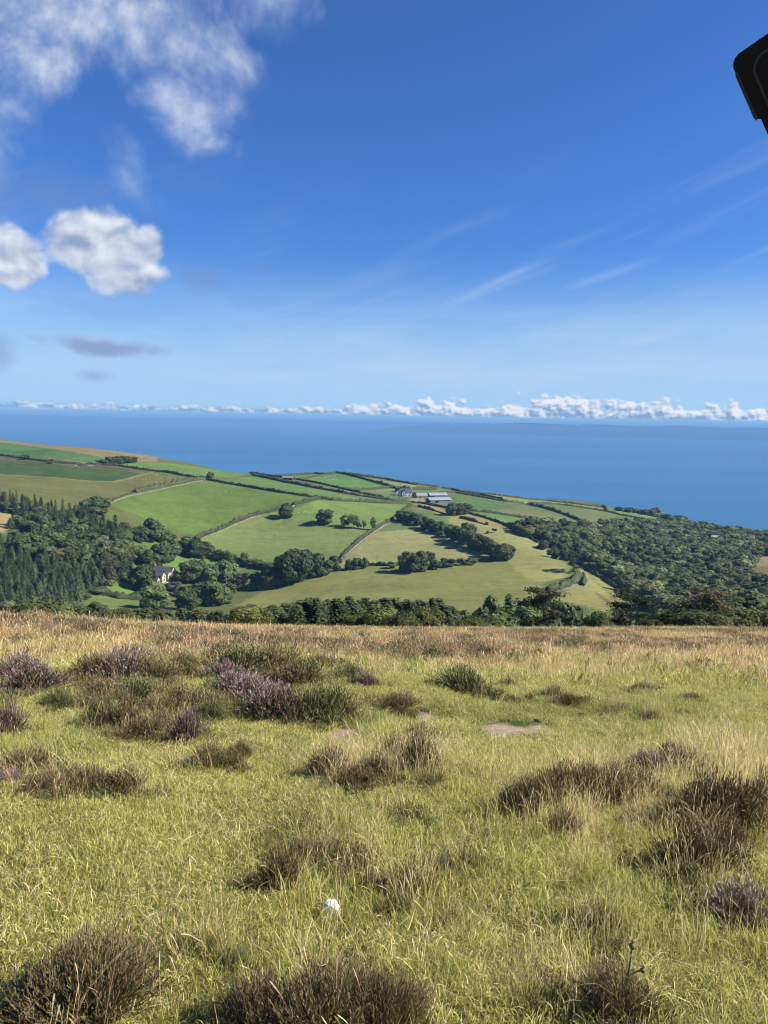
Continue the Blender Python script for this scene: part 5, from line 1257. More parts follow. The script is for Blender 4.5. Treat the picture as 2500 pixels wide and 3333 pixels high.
def grass_mat(name, stops_a, stops_b):
    m, t, b = material(name)
    ti = t.new('ShaderNodeAttribute', attribute_name='tint').outputs['Fac']
    pa = t.new('ShaderNodeAttribute', attribute_name='patch', attribute_type='INSTANCER').outputs['Fac']
    rnd = t.new('ShaderNodeObjectInfo').outputs['Random']
    c = t.mix(pa, t.ramp(ti, stops_a), t.ramp(ti, stops_b))
    c = t.vm('SCALE', c, t.lin(rnd, 0, 1, .78, 1.22))
    t.l.new(c, b.inputs['Base Color']); b.inputs['Roughness'].default_value = .55; b.inputs['Specular IOR Level'].default_value = .25
    tr = t.new('ShaderNodeBsdfTranslucent'); t.l.new(c, tr.inputs['Color'])
    ms = t.new('ShaderNodeMixShader'); ms.inputs[0].default_value = .42
    t.l.new(b.outputs[0], ms.inputs[1]); t.l.new(tr.outputs[0], ms.inputs[2]); t.l.new(ms.outputs[0], t.n['Material Output'].inputs['Surface'])
    return m
GK = 0.88
def gk(*c): return rgb(*c, GK)
MAT_TURF = grass_mat('turf_blades', [(0, gk(128, 138, 54)), (.4, gk(178, 178, 86)), (.8, gk(220, 210, 130)), (1, gk(246, 238, 180))],
                     [(0, gk(104, 122, 54)), (.5, gk(154, 164, 84)), (.85, gk(196, 190, 114)), (1, gk(236, 226, 168))])
GK = 1.12
MAT_STRAW = grass_mat('straw_blades', [(0, gk(150, 136, 76)), (.4, gk(192, 172, 112)), (.8, gk(222, 202, 148)), (1, gk(240, 228, 184))],
                      [(0, gk(140, 104, 78)), (.4, gk(176, 138, 106)), (.8, gk(206, 172, 136)), (1, gk(228, 206, 170))])
def mk(name, mat, *a, **k):
    v, f, ti = blades(*a, **k); return mesh_np(name, v, f, mat, tint=ti)
turf = [mk('turf_tuft', MAT_TURF, 600 + i, 260, .19, .014, .050, .0034, .8, .4, yellow=(.0, 1)) for i in range(4)]
mid = [mk('grass_tuft', MAT_TURF, 620 + i, 110, .15, .06, .20, .0034, .5, .2) for i in range(4)]
straw_n = [mk('straw_tuft', MAT_STRAW, 640 + i, 34, .16, .16, .42, .0022, .28, .12, head=1.0) for i in range(4)]
litter = [mk('litter_tuft', MAT_STRAW, 660 + i, 26, .22, .03, .11, .0040, 1.7, .5, yellow=(.3, 1)) for i in range(3)]
straw_f = [mk('straw_clump', MAT_STRAW, 680 + i, 70, .42, .12, .40, .010, .35, .15, head=.7) for i in range(4)]
turf_f = [mk('turf_clump', MAT_TURF, 700 + i, 90, .42, .05, .17, .011, .6, .3) for i in range(4)]

def scatter(rg, y0, y1, n):
    """points over the view wedge (a little wider than the frame), even per square metre"""
    y = np.sqrt(rg.uniform(y0 ** 2, y1 ** 2, n)); x = rg.uniform(-.64, .64, n) * (y + 1.2)
    return x, y
def sow(name, label, meshes, y0, y1, n, seed, prob, size, patch, tilt=.12):
    rg = np.random.default_rng(seed); x, y = scatter(rg, y0, y1, n)
    st, gr, he, ba, n1, n2, n3, sx, sy = moor_masks(x, y, 1.45)
    p = prob(st, gr, he, ba, n1, n2, n3, y, sx, sy); k = rg.uniform(size=n) < p
    x, y = x[k], y[k]; q = len(x); s = size(st[k], gr[k], n1[k], n3[k], y, rg)
    pat = np.clip(patch(st[k], gr[k], he[k], n1[k], n2[k], rg), 0, 1)
    rot = np.c_[rg.normal(size=q) * tilt, rg.normal(size=q) * tilt, rg.uniform(0, 6.28, q)]
    o = instancer(name, meshes, np.c_[x, y, moor_z(x, y)], rot, np.c_[s, s, s * rg.uniform(.8, 1.25, q)], rg.integers(0, len(meshes), q), pat)
    tag(o, label, kind='stuff'); print('SOW', name, q)
sow('turf_grass', 'short yellow-green turf of the near moor', turf, 1.3, 15, 15000, 1, lambda st, gr, he, ba, n1, n2, n3, y, sx, sy: (1 - .97 * ba) * (1 - .3 * st), lambda st, gr, n1, n3, y, rg: rg.uniform(.68, 1.15, len(y)) * (1 + .02 * y), lambda st, gr, he, n1, n2, rg: gr * .6 + 1.2 * (n1 - .56) + .5 * (n2 - .5) + rg.normal(size=len(gr)) * .1)
sow('tussock_grass', 'longer green and yellow tussocks of the near moor', mid, 1.3, 16, 9000, 2, lambda st, gr, he, ba, n1, n2, n3, y, sx, sy: np.clip((.03 + .5 * soft(sy, 2560, 2800) * soft(sx, 700, 1250) + .22 * soft(n1, .55, .70) + .2 * st), 0, 1) * (1 - ba), lambda st, gr, n1, n3, y, rg: rg.uniform(.55, 1.15, len(y)) * (.8 + .5 * n1), lambda st, gr, he, n1, n2, rg: gr * .8 + .9 * (n2 - .55) + rg.normal(size=len(gr)) * .15)
sow('straw_grass', 'tall dry seeding grass standing over the near moor', straw_n, 1.3, 18, 11000, 3, lambda st, gr, he, ba, n1, n2, n3, y, sx, sy: np.clip(st * 1.0 + .012, 0, 1) * (1 - ba), lambda st, gr, n1, n3, y, rg: rg.uniform(.55, 1.1, len(y)) * (.62 + .62 * st), lambda st, gr, he, n1, n2, rg: he * .6 + .35 * (n1 - .5))
sow('grass_litter', 'bleached fallen grass blades lying on the turf', litter, 1.3, 16, 9000, 4, lambda st, gr, he, ba, n1, n2, n3, y, sx, sy: (.45 + .5 * n3) * (1 - ba), lambda st, gr, n1, n3, y, rg: rg.uniform(.5, 1.0, len(y)), lambda st, gr, he, n1, n2, rg: np.zeros(len(gr)), .25)
sow('moor_grass', 'pale green grass covering the middle of the moor', turf_f, 13, 72, 22000, 5, lambda st, gr, he, ba, n1, n2, n3, y, sx, sy: (1 - .5 * st) * (1 - .75 * he) * (1 - ba), lambda st, gr, n1, n3, y, rg: rg.uniform(.7, 1.3, len(y)) * (1 + .012 * y), lambda st, gr, he, n1, n2, rg: gr * .55 + .4 * (n1 - .5))
sow('moor_straw', 'dry straw-coloured grass covering the far moor up to its brow', straw_f, 13, 74, 26000, 6, lambda st, gr, he, ba, n1, n2, n3, y, sx, sy: np.clip(st * (1 - .65 * he), 0, 1), lambda st, gr, n1, n3, y, rg: rg.uniform(.6, 1.15, len(y)) * (.75 + .5 * n1), lambda st, gr, he, n1, n2, rg: .30 + 1.3 * (n2 - .35) + he * .8)

# ---- heather
def heather(seed, stems=420, sprigs=13, sprig=.050, wid=.017, hollow=.35, stem_w=.007, spread=1.0, upright=.5):
    """a bush of unit radius and unit height: wiry stems carrying short leafy sprigs; tint runs 0 (woody base) to 1 (flowering tip)"""
    rg = np.random.default_rng(seed); Vv, Ff, Tt = [], [], []; off = 0
    a = rg.uniform(0, 6.28, stems); rr = np.sqrt(rg.uniform(0, 1, stems))
    lobe = 1 + .22 * np.sin(2 * a + seed) + .16 * np.sin(3 * a + seed * 1.7) + .10 * np.sin(7 * a + seed * .6)
    tipz = (1 - .62 * rr ** 2.2) * rg.uniform(.50, 1.12, stems) * (.72 + .5 * fbm(rr * np.cos(a) * 2.2 + seed, rr * np.sin(a) * 2.2, seed, 2)); tip = np.c_[rr * np.cos(a) * spread, rr * np.sin(a) * spread, tipz]
    tip[:, :2] *= rg.uniform(.82, 1.15, (stems, 1)) * lobe[:, None]; b0 = tip * np.array([hollow, hollow, 0]) + rg.normal(size=(stems, 3)) * [.05, .05, .0]
    midp = (b0 + tip) * .5; midp[:, :2] = b0[:, :2] + (tip[:, :2] - b0[:, :2]) * (1 - upright) ; midp[:, 2] = tip[:, 2] * .5
    fs = np.array([0, .35, .7, 1.0])
    def pt(f): return (1 - f) ** 2 * b0 + 2 * f * (1 - f) * midp + f * f * tip
    fa = rg.uniform(0, 6.28, stems); sd = np.c_[np.cos(fa), np.sin(fa), np.zeros(stems)]
    v = np.stack([np.stack([pt(f) - sd * stem_w * (1.2 - f), pt(f) + sd * stem_w * (1.2 - f)], 1) for f in fs], 1)
    ix = np.arange(stems * 8).reshape(stems, 4, 2)
    Vv.append(v.reshape(-1, 3)); Ff.append(np.stack([ix[:, :-1, 0], ix[:, :-1, 1], ix[:, 1:, 1], ix[:, 1:, 0]], -1).reshape(-1, 4)); Tt.append(np.tile(np.repeat(fs * .25, 2), stems)); off += stems * 8
    rs_ = rg.uniform(0, 1, stems)
    for s in range(sprigs):
        f = .22 + .80 * (s + rg.uniform(0, 1, stems)) / sprigs; f = np.minimum(f, 1.0)[:, None]
        p = pt(f); d = rg.normal(size=(stems, 3)) * .38; d[:, 2] += .45; d += (tip - midp) / (np.linalg.norm(tip - midp, axis=1, keepdims=True) + 1e-6) * .9; d /= np.linalg.norm(d, axis=1, keepdims=True)
        u = np.cross(d, rg.normal(size=(stems, 3))); u /= np.linalg.norm(u, axis=1, keepdims=True) + 1e-9
        ln = (sprig * rg.uniform(.6, 1.4, stems))[:, None]; w = (wid * rg.uniform(.6, 1.3, stems))[:, None]
        q = np.stack([p - u * w * .4, p + u * w * .4, p + d * ln + u * w * .6, p + d * ln - u * w * .6], 1)
        Vv.append(q.reshape(-1, 3)); Ff.append(np.arange(stems * 4).reshape(-1, 4) + off); off += stems * 4
        tt = np.clip(f[:, 0] * .75 + .22 * rs_ + .1 * rg.normal(size=stems), 0, 1); Tt.append(np.repeat(tt, 4))
    return np.concatenate(Vv), np.concatenate(Ff), np.concatenate(Tt)
def heather_mat(name, stops):
    m, t, b = material(name)
    ti = t.new('ShaderNodeAttribute', attribute_name='tint').outputs['Fac']; rnd = t.new('ShaderNodeObjectInfo').outputs['Random']
    c = t.vm('SCALE', t.ramp(ti, stops), t.lin(rnd, 0, 1, .8, 1.25))
    t.l.new(c, b.inputs['Base Color']); b.inputs['Roughness'].default_value = .8; b.inputs['Specular IOR Level'].default_value = .15
    return m
HM = {'b': heather_mat('brown_heather', [(0, (.065, .052, .032)), (.28, (.092, .118, .036)), (.50, (.135, .142, .050)), (.72, (.182, .138, .062)), (.88, (.222, .146, .086)), (1, (.30, .205, .130))]),
      'p': heather_mat('flowering_heather', [(0, (.060, .048, .032)), (.30, (.075, .082, .034)), (.58, (.130, .116, .062)), (.80, (.215, .142, .118)), (1, (.42, .285, .33))]),
      'g': heather_mat('green_heather', [(0, (.050, .044, .028)), (.35, (.080, .096, .034)), (.65, (.135, .152, .054)), (.9, (.195, .195, .082)), (1, (.25, .22, .13))]),
      'd': heather_mat('dead_heather', [(0, (.12, .105, .085)), (.4, (.21, .17, .12)), (.8, (.33, .27, .19)), (1, (.42, .35, .26))]),
      'm': heather_mat('bell_heather', [(0, (.060, .046, .034)), (.35, (.085, .094, .042)), (.65, (.16, .10, .13)), (1, (.40, .16, .36))])}
HSH = {'big': [heather(800 + i, 1150, 16, .075, .0085, stem_w=.003) for i in range(3)], 'mid': [heather(820 + i, 520, 13, .085, .016) for i in range(4)], 'sp': [heather(840 + i, 130, 12, .065, .016, spread=1.15, upright=.2) for i in range(3)]}
HME = {}
def heather_mesh(size, typ, i):
    key = (size, typ, i % len(HSH[size]))
    if key not in HME: HME[key] = mesh_np('heather_bush', HSH[size][key[2]][0], HSH[size][key[2]][1], HM[typ], tint=HSH[size][key[2]][2])
    return HME[key]
WORDS = {'b': 'brown heather bush', 'p': 'purple flowering heather bush', 'g': 'green heather bush', 'd': 'grey dead heather bush', 'm': 'magenta bell heather sprig'}
SPOTS = []
def bushes(view, place, group, items):
    for i, it in enumerate(items):
        x, y, w, h, ty = it[:5]; size = it[5] if len(it) > 5 else 'mid'
        sx, sy = V(view, x, y); s = VIEWS[view][2]; p = cast_moor(sx, min(sy, 3500)); D = np.linalg.norm(p)
        rad = .5 * w * s * D / F * (1.28 if size != 'big' else 1.05); hh = h * s * D / F * (1.1 if size != 'big' else 1.0)
        if 'mound' in place: rad *= 1.22; hh *= 1.12
        SPOTS.append((p[0], p[1] + rad * .35, rad, hh, ty)); o = link('heather_bush', heather_mesh(size, ty, i * 7 + int(x)), None, (p[0], p[1] + rad * .35, float(moor_z(p[0], p[1] + rad * .35)) - .02 * hh), (0, 0, (x * 1.7 + y) % 6.28), (rad, rad, hh * .92))
        tag(o, None, 'heather', group); LABELS.append((o, WORDS[ty] if size != 'sp' else WORDS[ty].replace('heather', 'twiggy heather'), place))
bushes('F5', 'at the left edge of the moor', 'heather at the left edge', [(60, 350, 170, 90, 'p'), (125, 400, 210, 105, 'p'), (20, 590, 100, 135, 'p'), (240, 472, 115, 72, 'g'), (335, 466, 85, 58, 'g')])
bushes('F5', 'on the left heather mound', 'heather of the left mound', [(400, 345, 130, 75, 'b'), (530, 345, 170, 105, 'p'), (640, 355, 130, 85, 'b'), (430, 445, 120, 75, 'b'), (510, 475, 100, 65, 'b'), (420, 555, 110, 112, 'g'), (530, 565, 110, 95, 'b'), (600, 612, 130, 85, 'b'), (680, 565, 100, 65, 'b'), (690, 495, 120, 65, 'b'), (780, 475, 150, 85, 'b'), (865, 475, 115, 65, 'g'), (800, 616, 88, 115, 'p'), (885, 535, 115, 82, 'g'), (790, 305, 100, 65, 'b'), (580, 430, 130, 70, 'g')])
bushes('F5', 'on the central heather mound', 'heather of the central mound', [(950, 275, 115, 72, 'b'), (960, 355, 125, 75, 'p'), (1050, 315, 165, 100, 'g'), (1170, 315, 165, 112, 'b'), (1275, 375, 135, 92, 'b'), (1000, 405, 125, 75, 'p'), (1085, 455, 175, 105, 'p'), (1190, 525, 195, 135, 'p'), (1290, 525, 110, 85, 'b'), (1365, 535, 185, 145, 'g'), (1460, 535, 125, 112, 'b')])
bushes('F5', 'right of the central heather mound', 'heather right of the central mound', [(1372, 312, 105, 58, 'b'), (1512, 348, 115, 58, 'g'), (1582, 372, 75, 42, 'p')])
bushes('F5', 'in the row low on the left turf', 'heather row on the left turf', [(130, 862, 80, 92, 'b'), (205, 858, 130, 95, 'b'), (295, 855, 150, 105, 'b'), (395, 845, 150, 105, 'b'), (505, 855, 150, 112, 'b')])
bushes('F5', 'at the left frame edge above the low row', None, [(85, 765, 170, 105, 'b'), (25, 798, 75, 45, 'm')])
bushes('F5', 'in the small clump left of centre', 'heather of the small clump', [(880, 745, 155, 105, 'b'), (985, 750, 125, 82, 'b'), (1040, 695, 75, 82, 'b'), (740, 745, 62, 60, 'g', 'sp')])
bushes('F5', 'in the central clump with a dark shadow', 'heather of the central clump', [(1425, 775, 140, 125, 'b'), (1540, 825, 140, 105, 'b'), (1625, 790, 150, 115, 'b')])
bushes('F5', 'near the left end of the moor brow', 'heather near the left brow', [(180, 155, 105, 42, 'p'), (270, 178, 95, 42, 'b'), (352, 155, 105, 52, 'b'), (102, 242, 62, 36, 'b')])
bushes('F5', 'alone on the turf left of the white stone', None, [(1285, 1035, 170, 100, 'b', 'sp')])
bushes('F6', 'on the open middle of the moor', 'scattered heather in mid moor', [(340, 408, 195, 98, 'g'), (50, 485, 145, 72, 'b'), (730, 434, 85, 52, 'g'), (815, 464, 115, 48, 'b'), (1030, 484, 72, 27, 'g'), (985, 484, 42, 22, 'g'), (1160, 524, 72, 27, 'b'), (1340, 442, 52, 32, 'b'), (1130, 398, 72, 37, 'g'), (540, 384, 62, 42, 'b'), (630, 442, 42, 32, 'b'), (560, 452, 52, 32, 'b')])
bushes('F6', 'beside the bleached central branches', 'heather beside bleached branches', [(150, 615, 115, 62, 'b'), (150, 745, 125, 150, 'b'), (220, 805, 115, 85, 'b', 'sp'), (40, 705, 125, 105, 'b')])
bushes('F6', 'atop the right-hand straw patch', 'heather atop the right straw patch', [(1150, 745, 155, 75, 'p'), (1230, 715, 95, 88, 'b'), (1310, 745, 125, 88, 'p')])
bushes('F6', 'among the tall straw right of centre', 'heather among the tall straw', [(600, 945, 155, 145, 'b'), (700, 905, 155, 145, 'b'), (780, 865, 155, 145, 'b'), (880, 865, 165, 135, 'b'), (985, 875, 155, 115, 'b'), (780, 1035, 135, 112, 'b'), (1000, 815, 125, 95, 'b'), (1105, 855, 145, 95, 'b'), (1040, 992, 65, 42, 'p')])
bushes('F6', 'in the dark right edge group', 'dark heather at the right edge', [(1430, 1010, 240, 215, 'b'), (1540, 1010, 210, 205, 'b'), (1640, 980, 130, 195, 'b'), (1350, 1050, 120, 100, 'b')])
bushes('F6', 'below the central clump', None, [(100, 955, 140, 95, 'b', 'sp')])
bushes('F7', 'behind the white stone', 'heather behind the white stone', [(1210, 335, 135, 185, 'b'), (1300, 235, 155, 105, 'b'), (1425, 245, 175, 115, 'b'), (1550, 260, 165, 110, 'b'), (1600, 360, 95, 85, 'b')])
bushes('F7', 'in the turf left of the near bushes', 'low heather in the near turf', [(885, 605, 115, 92, 'b', 'sp'), (990, 662, 95, 52, 'g')])
bushes('F7', 'in the bottom left corner', None, [(320, 950, 490, 320, 'b', 'big')])
bushes('F7', 'at the bottom edge left of centre', 'big near heather at the bottom edge', [(1140, 985, 330, 240, 'b', 'big'), (1400, 1000, 430, 290, 'b', 'big'), (1650, 990, 300, 260, 'b', 'big')])
bushes('F8', 'in the long grass right of the white stone', 'heather in the long grass', [(345, 268, 160, 135, 'b', 'sp'), (100, 375, 175, 105, 'b'), (50, 485, 125, 122, 'g'), (300, 505, 115, 122, 'b', 'sp'), (960, 525, 135, 85, 'b'), (990, 625, 85, 112, 'b', 'sp')])
bushes('F8', 'low on the right frame edge', None, [(1575, 490, 210, 160, 'd')])
bushes('F8', 'below the dark right-hand group', 'heather below the dark group', [(1385, 275, 235, 175, 'b'), (1320, 320, 110, 95, 'g'), (1500, 160, 150, 120, 'b')])
bushes('F8', 'at the bottom edge under the thistle', None, [(1060, 945, 350, 185, 'b', 'big')])
# straggling stems and seeding grass that run the bushes together
rg = np.random.default_rng(77); SP = np.array([q[:4] for q in SPOTS]); q_ = 7
cx2 = np.repeat(SP, q_, 0); an = rg.uniform(0, 6.28, len(cx2)); ra = rg.uniform(.5, 1.75, len(cx2)) * cx2[:, 2]
x = cx2[:, 0] + ra * np.cos(an); y = np.maximum(cx2[:, 1] + ra * np.sin(an), 1.4); s_ = cx2[:, 2] * rg.uniform(.25, .6, len(x)); n_ = len(x)
strag = [heather(880 + i, 60, 10, .14, .030, stem_w=.012, spread=1.3, upright=.2) for i in range(4)]
sm = [mesh_np('heather_straggle', *strag[i][:2], HM[ty], tint=strag[i][2]) for i in range(4) for ty in 'bg']
o = instancer('heather_undergrowth', sm, np.c_[x, y, moor_z(x, y)], np.c_[np.zeros(n_), np.zeros(n_), rg.uniform(0, 6.28, n_)], np.c_[s_, s_, np.minimum(s_, cx2[:, 3]) * rg.uniform(.6, 1.1, n_)], rg.integers(0, len(sm), n_))
tag(o, 'low straggling heather stems running between the bushes', kind='stuff')
q_ = 3; cx2 = np.repeat(SP, q_, 0); an = rg.uniform(0, 6.28, len(cx2)); ra = np.sqrt(rg.uniform(0, 1, len(cx2))) * 1.25 * cx2[:, 2]
x = cx2[:, 0] + ra * np.cos(an); y = np.maximum(cx2[:, 1] + ra * np.sin(an), 1.4); n_ = len(x); s_ = rg.uniform(.7, 1.25, n_)
o = instancer('seeding_grass', straw_n + mid, np.c_[x, y, moor_z(x, y)], np.c_[rg.normal(size=n_) * .1, rg.normal(size=n_) * .1, rg.uniform(0, 6.28, n_)], np.c_[s_, s_, s_], rg.integers(0, len(straw_n + mid), n_), rg.uniform(0, .7, n_))
tag(o, 'seeding grass stalks growing up through the heather bushes', kind='stuff')
# carpet of far heather too dense to count
rg = np.random.default_rng(31); x, y = scatter(rg, 13, 76, 24000)
st, gr, he, ba, n1_, n2_, n3_, sx, sy = moor_masks(x, y); k = rg.uniform(size=len(x)) < he * .8 + .03 * soft(y, 15, 26)
x, y = x[k], y[k]; q = len(x); s = rg.uniform(.18, .42, q)
lowh = [heather(860 + i, 150, 8, .13, .026, stem_w=.010) for i in range(3)]
lm = [mesh_np('heath_carpet', *lowh[i][:2], HM[ty], tint=lowh[i][2]) for i in range(3) for ty in 'bbbg']
o = instancer('heath_foliage', lm, np.c_[x, y, moor_z(x, y)], np.c_[np.zeros(q), np.zeros(q), rg.uniform(0, 6.28, q)], np.c_[s * 1.3, s * 1.3, s * .75], rg.choice(len(lm), q)); print('HEATH', q)
tag(o, 'low brown heather carpet in streaks across the far moor', kind='stuff')

# ---- white stone, soil crumbs, thistle, bleached branches
MAT_QUARTZ, t, b = material('white_stone')
co = t.new('ShaderNodeTexCoord').outputs['Object']
wv = t.noise(co, 5.0, 5, .6); cr = t.noise(t.vm('MULTIPLY', co, (4, 4, 1.2)), 3.0, 6, .75, dist=1.5)
t.l.new(t.mix(t.step(cr, .56, .64), t.vm('SCALE', (.74, .73, .73), t.lin(wv, .3, .7, .85, 1.1)), (.30, .29, .30)), b.inputs['Base Color'])
p = cast_moor(1080, 2985); D = np.linalg.norm(p); s = 54 * D / F / 2
g = Geo(); shape = [(-.85, -.5), (-.35, -.72), (.75, -.45), (1.0, .15), (.55, .7), (-.45, .62)]
v = [(x_ * 1.05, y_ * .8, -.6) for x_, y_ in shape] + [(x_, y_ * .75, .35 + .25 * (x_ < 0)) for x_, y_ in shape] + [(-.25 + x_ * .55, y_ * .5 + .05, .95 + .1 * x_) for x_, y_ in shape]
g.add(v, [(i, (i + 1) % 6, 6 + (i + 1) % 6, 6 + i) for i in range(6)] + [(6 + i, 6 + (i + 1) % 6, 12 + (i + 1) % 6, 12 + i) for i in range(6)] + [tuple(range(12, 18)), tuple(range(6))[::-1]])
tag(link('white_stone', g.mesh('white_stone', MAT_QUARTZ), None, (p[0], p[1] - .02, p[2] + s * 1.0), (R(-12), R(8), R(-20)), s), 'white cracked quartz stone lying in the grass', 'stone')
MAT_DUNG = plain('dark_dung', rgb(104, 94, 80, .5), .9, .3, 30); MAT_PALE = plain('pale_stone', rgb(214, 200, 168, .6), .95, .2, 20)
PEB = [lump(900 + i, 5, 8, .2) for i in range(3)]
for view, x, y, w, mt, ph, pl in [('F5', 348, 636, 60, 0, 'dark dung heap', 'on the turf below the left heather mound'), ('F6', 665, 530, 50, 0, 'dark clod', 'beside the bare soil in mid moor'), ('F6', 180, 482, 55, 0, 'dark clod', 'above the left bare patch in mid moor'),
     ('F6', 262, 530, 40, 0, 'dark clod', 'right of the left bare patch in mid moor'), ('F5', 210, 688, 40, 0, 'dark clod', 'on the turf near the left frame edge'), ('F6', 1310, 578, 45, 1, 'pale flat stone', 'on the grazed turf at right'), ('F7', 235, 240, 36, 1, 'small pale stone', 'in the near left turf'),
     ('F7', 735, 288, 36, 1, 'small pale stone', 'in the turf left of the white stone'), ('F5', 1535, 420, 60, 0, 'dark clod', 'right of the central heather mound'), ('F7', 1090, 675, 50, 0, 'dark clod', 'in the turf above the near bottom bushes'), ('F7', 240, 480, 50, 1, 'flat pale stone', 'in the turf above the bottom left bush')]:
    p = cast_moor(*V(view, x, y)); D = np.linalg.norm(p); s = w * .7535 * D / F / 2 * .7; k = PEB[int(x) % 3]
    o = link('clod' if mt == 0 else 'stone', Geo().add(k.v, k.f).mesh('clod', MAT_DUNG if mt == 0 else MAT_PALE), None, (p[0], p[1], p[2] + s * .15), (0, 0, x % 6), (s, s * .8, s * .45)); tag(o, f'{ph} {pl}', 'clod' if mt == 0 else 'stone')
# thistle
MAT_STALK = plain('thistle_stalk', (.13, .13, .07), .8, .2, 20); MAT_BLOOM = plain('thistle_bloom', (.48, .20, .46), .7, .2, 60)
p = cast_moor(2050, 3330); D = np.linalg.norm(p); u = .7535 * D / F
th = link('thistle', None, None, p); tag(th, 'purple thistle with two flower heads above a near heather bush', 'thistle')
T_ = lambda dx_, dz_: (dx_ * u, .03, dz_ * u)
link('stem', Geo().add(*tube([T_(-5, 0), T_(-10, 110), T_(-2, 190), T_(2, 265)], [.005, .004, .0035, .003], 6)).mesh('stem', MAT_STALK), th)
link('stem', Geo().add(*tube([T_(-8, 150), T_(20, 165), T_(44, 175)], [.0035, .003, .003], 6)).mesh('stem', MAT_STALK), th)
for (dx_, dz_, sc) in [(2, 262, 1.0), (44, 172, .8)]:
    hd = link('flower_head', Geo().add([(a * 11 * u * sc, b_ * 11 * u * sc, c_ * 13 * u * sc) for a, b_, c_ in PEB[0].v], PEB[0].f).mesh('flower_head', MAT_STALK, True), th, T_(dx_, dz_))
    g = Geo(); rgq = random.Random(3)
    for q in range(40):
        a = rgq.uniform(0, 6.28); r_ = rgq.uniform(.1, 1.0) * 11 * u * sc; g.add(*tube([(0, 0, 8 * u * sc), (r_ * .8 * math.cos(a), r_ * .8 * math.sin(a), (24 - 4 * (r_ / (11 * u * sc))) * u * sc)], [.0012, .0008], 3))
    link('bloom', g.mesh('bloom', MAT_BLOOM), hd)
for i, (view, x, y, w, h, pl) in enumerate([('F6', 110, 745, 90, 70, 'leaning from the central heather clump'), ('F5', 1120, 318, 70, 60, 'poking from the central heather mound'), ('F5', 905, 385, 60, 50, 'between the left and central heather mounds')]):
    p = cast_moor(*V(view, x, y)); D = np.linalg.norm(p); k = .7535 * D / F; g = Geo(); rgq = random.Random(40 + i)
    for q in range(9):
        a = rgq.uniform(-.9, .9); l = rgq.uniform(.5, 1.0) * h * k
        g.add(*tube([(rgq.uniform(-.1, .1) * w * k, -.05, 0), (math.sin(a) * l * .5, -.07, math.cos(a) * l * .55), (math.sin(a) * l * .8 + rgq.uniform(-.1, .1) * w * k, -.09, math.cos(a) * l)], [.007, .005, .002], 5))
    tag(link('dead_branch', g.mesh('dead_branch', MAT_PALE_BARK), None, p), 'bleached dead heather branches ' + pl, 'branch')

# ================================================================== dark vehicle panel at the upper right
m, t, b = material('black_plastic'); b.inputs['Base Color'].default_value = (.002, .003, .010, 1); b.inputs['Roughness'].default_value = .5; b.inputs['Specular IOR Level'].default_value = .35
MAT_BLACK = m
m, t, b = material('trim_plastic'); b.inputs['Base Color'].default_value = (.05, .06, .085, 1); b.inputs['Roughness'].default_value = .35
MAT_TRIM = m
DP = 1.0     # metres from the eye
O = np.array(ray(2375, 195)); O = O / np.linalg.norm(O) * DP
nv = -O / np.linalg.norm(O)
e1 = np.array(ray(2500, 108)) ; e1 = e1 / np.linalg.norm(e1) * DP - O; e1 -= (e1 @ nv) * nv; e1 /= np.linalg.norm(e1)
e2 = np.cross(nv, e1); 
lo_ = np.array(ray(2500, 480)); lo_ = lo_ / np.linalg.norm(lo_) * DP - O
if e2 @ lo_ < 0: e2 = -e2
k2 = lo_ / np.linalg.norm(lo_); sl = (k2 @ e1) / (k2 @ e2)      # slant of the long edge
root = link('vehicle_panel', None, None, tuple(O)); tag(root, 'black plastic corner of a vehicle panel jutting into the upper right sky', 'vehicle panel')
def slab(name, outline, z0, z1, mat, par):
    """outline in panel coordinates (along top edge, along long edge)"""
    n = len(outline); P3 = lambda a, c, z: tuple(e1 * a + (e2 + e1 * sl) * c - nv * z)
    g = Geo(); g.add([P3(a, c, z0) for a, c in outline] + [P3(a, c, z1) for a, c in outline], [tuple(range(n)), tuple(range(n, 2 * n))[::-1]] + [(i, (i + 1) % n, n + (i + 1) % n, n + i) for i in range(n)])
    return link(name, g.mesh(name, mat), par)
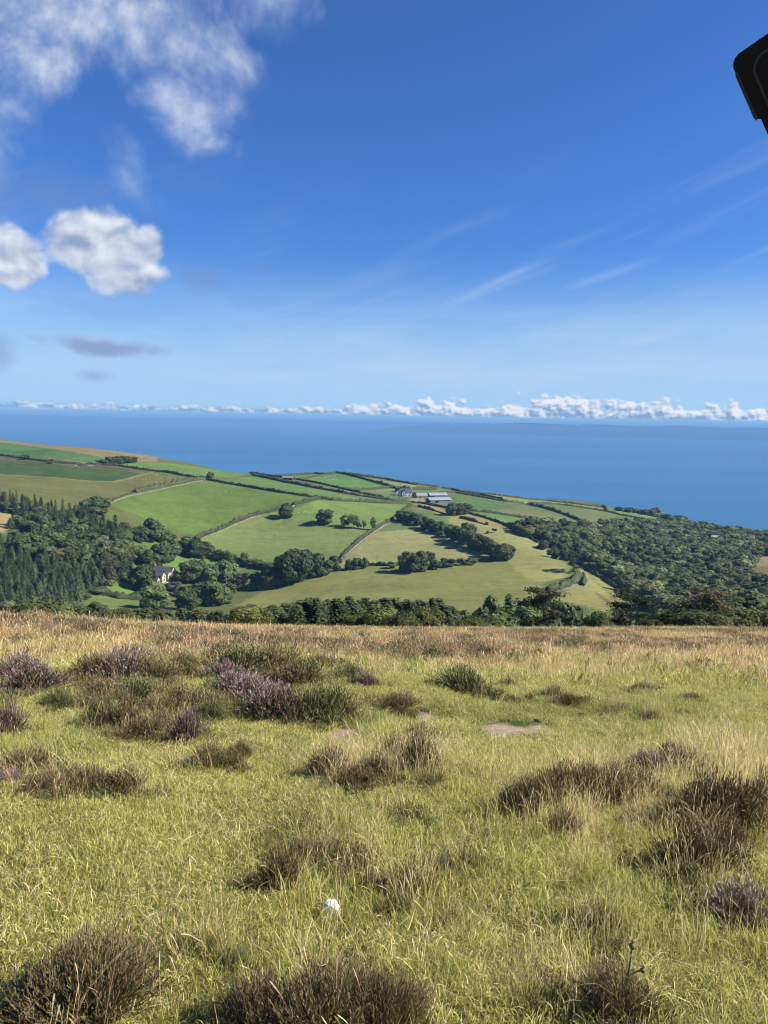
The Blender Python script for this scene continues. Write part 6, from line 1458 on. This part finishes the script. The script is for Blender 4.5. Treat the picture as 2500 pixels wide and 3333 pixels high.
def rounded(a0, c0, a1, c1, r, k=9):
    pts = [(a0 + r - r * math.cos(q), c0 + r - r * math.sin(q)) for q in np.linspace(0, math.pi / 2, k)]
    return pts + [(a1, c0), (a1, c1), (a0, c1)]
sh = slab('shell', [(.0, .066)] + rounded(.0, .0, .55, .42, .011)[:-1] + [(.0045, .42), (.0045, .069)], .0, .035, MAT_BLACK, root)
slab('edge_trim', [(.014, .42)] + rounded(.014, .012, .55, .42, .016)[:9] + [(.55, .012), (.55, .0145), (.035, .0145)] + [(a + .0025, c + .0025) for a, c in rounded(.014, .012, .55, .42, .014)[:9]][::-1] + [(.0165, .42)], -.003, .002, MAT_TRIM, root)
slab('inner_cover', rounded(.034, .022, .54, .41, .004), -.0035, .003, MAT_TRIM, root)
slab('edge_lip', [(-.0012, .018), (.0, .014), (.002, .014), (.002, .066), (.0, .068), (-.0012, .064)], -.001, .02, MAT_TRIM, sh)

# ================================================================== labels for look-alikes: counted from the left
ORD = 'leftmost second third fourth fifth sixth seventh eighth ninth tenth eleventh twelfth thirteenth fourteenth fifteenth sixteenth seventeenth eighteenth nineteenth twentieth'.split()
ORD += ['twenty-' + w for w in ORD[1:9]]; ORD[20:20] = ['twenty-first']; ORD += ['thirtieth'] + ['thirty-' + w for w in ['first'] + ORD[1:9]]
bpy.context.view_layer.update()
fam = {}
for o, ph, pl in LABELS: fam.setdefault((ph, pl), []).append(o)
for (ph, pl), os_ in fam.items():
    os_.sort(key=lambda o: project(np.array(o.matrix_world.translation)[None])[0][0])
    n = len(os_)
    for i, o in enumerate(os_):
        if n == 1: o['label'] = f'{ph} {pl}'
        elif n > 38: o['label'] = f'{ph} {pl}'; o['group'] = o.get('group') or f'{ph}s {pl}'
        elif i == 0: o['label'] = f'leftmost {ph} {pl}'
        elif i == n - 1: o['label'] = f'rightmost {ph} {pl}'
        else: o['label'] = f'{ORD[i]} {ph} from the left, {pl}'
        if len(o['label'].split()) > 16: o['label'] = o['label'].replace(' from the left,', ' along')
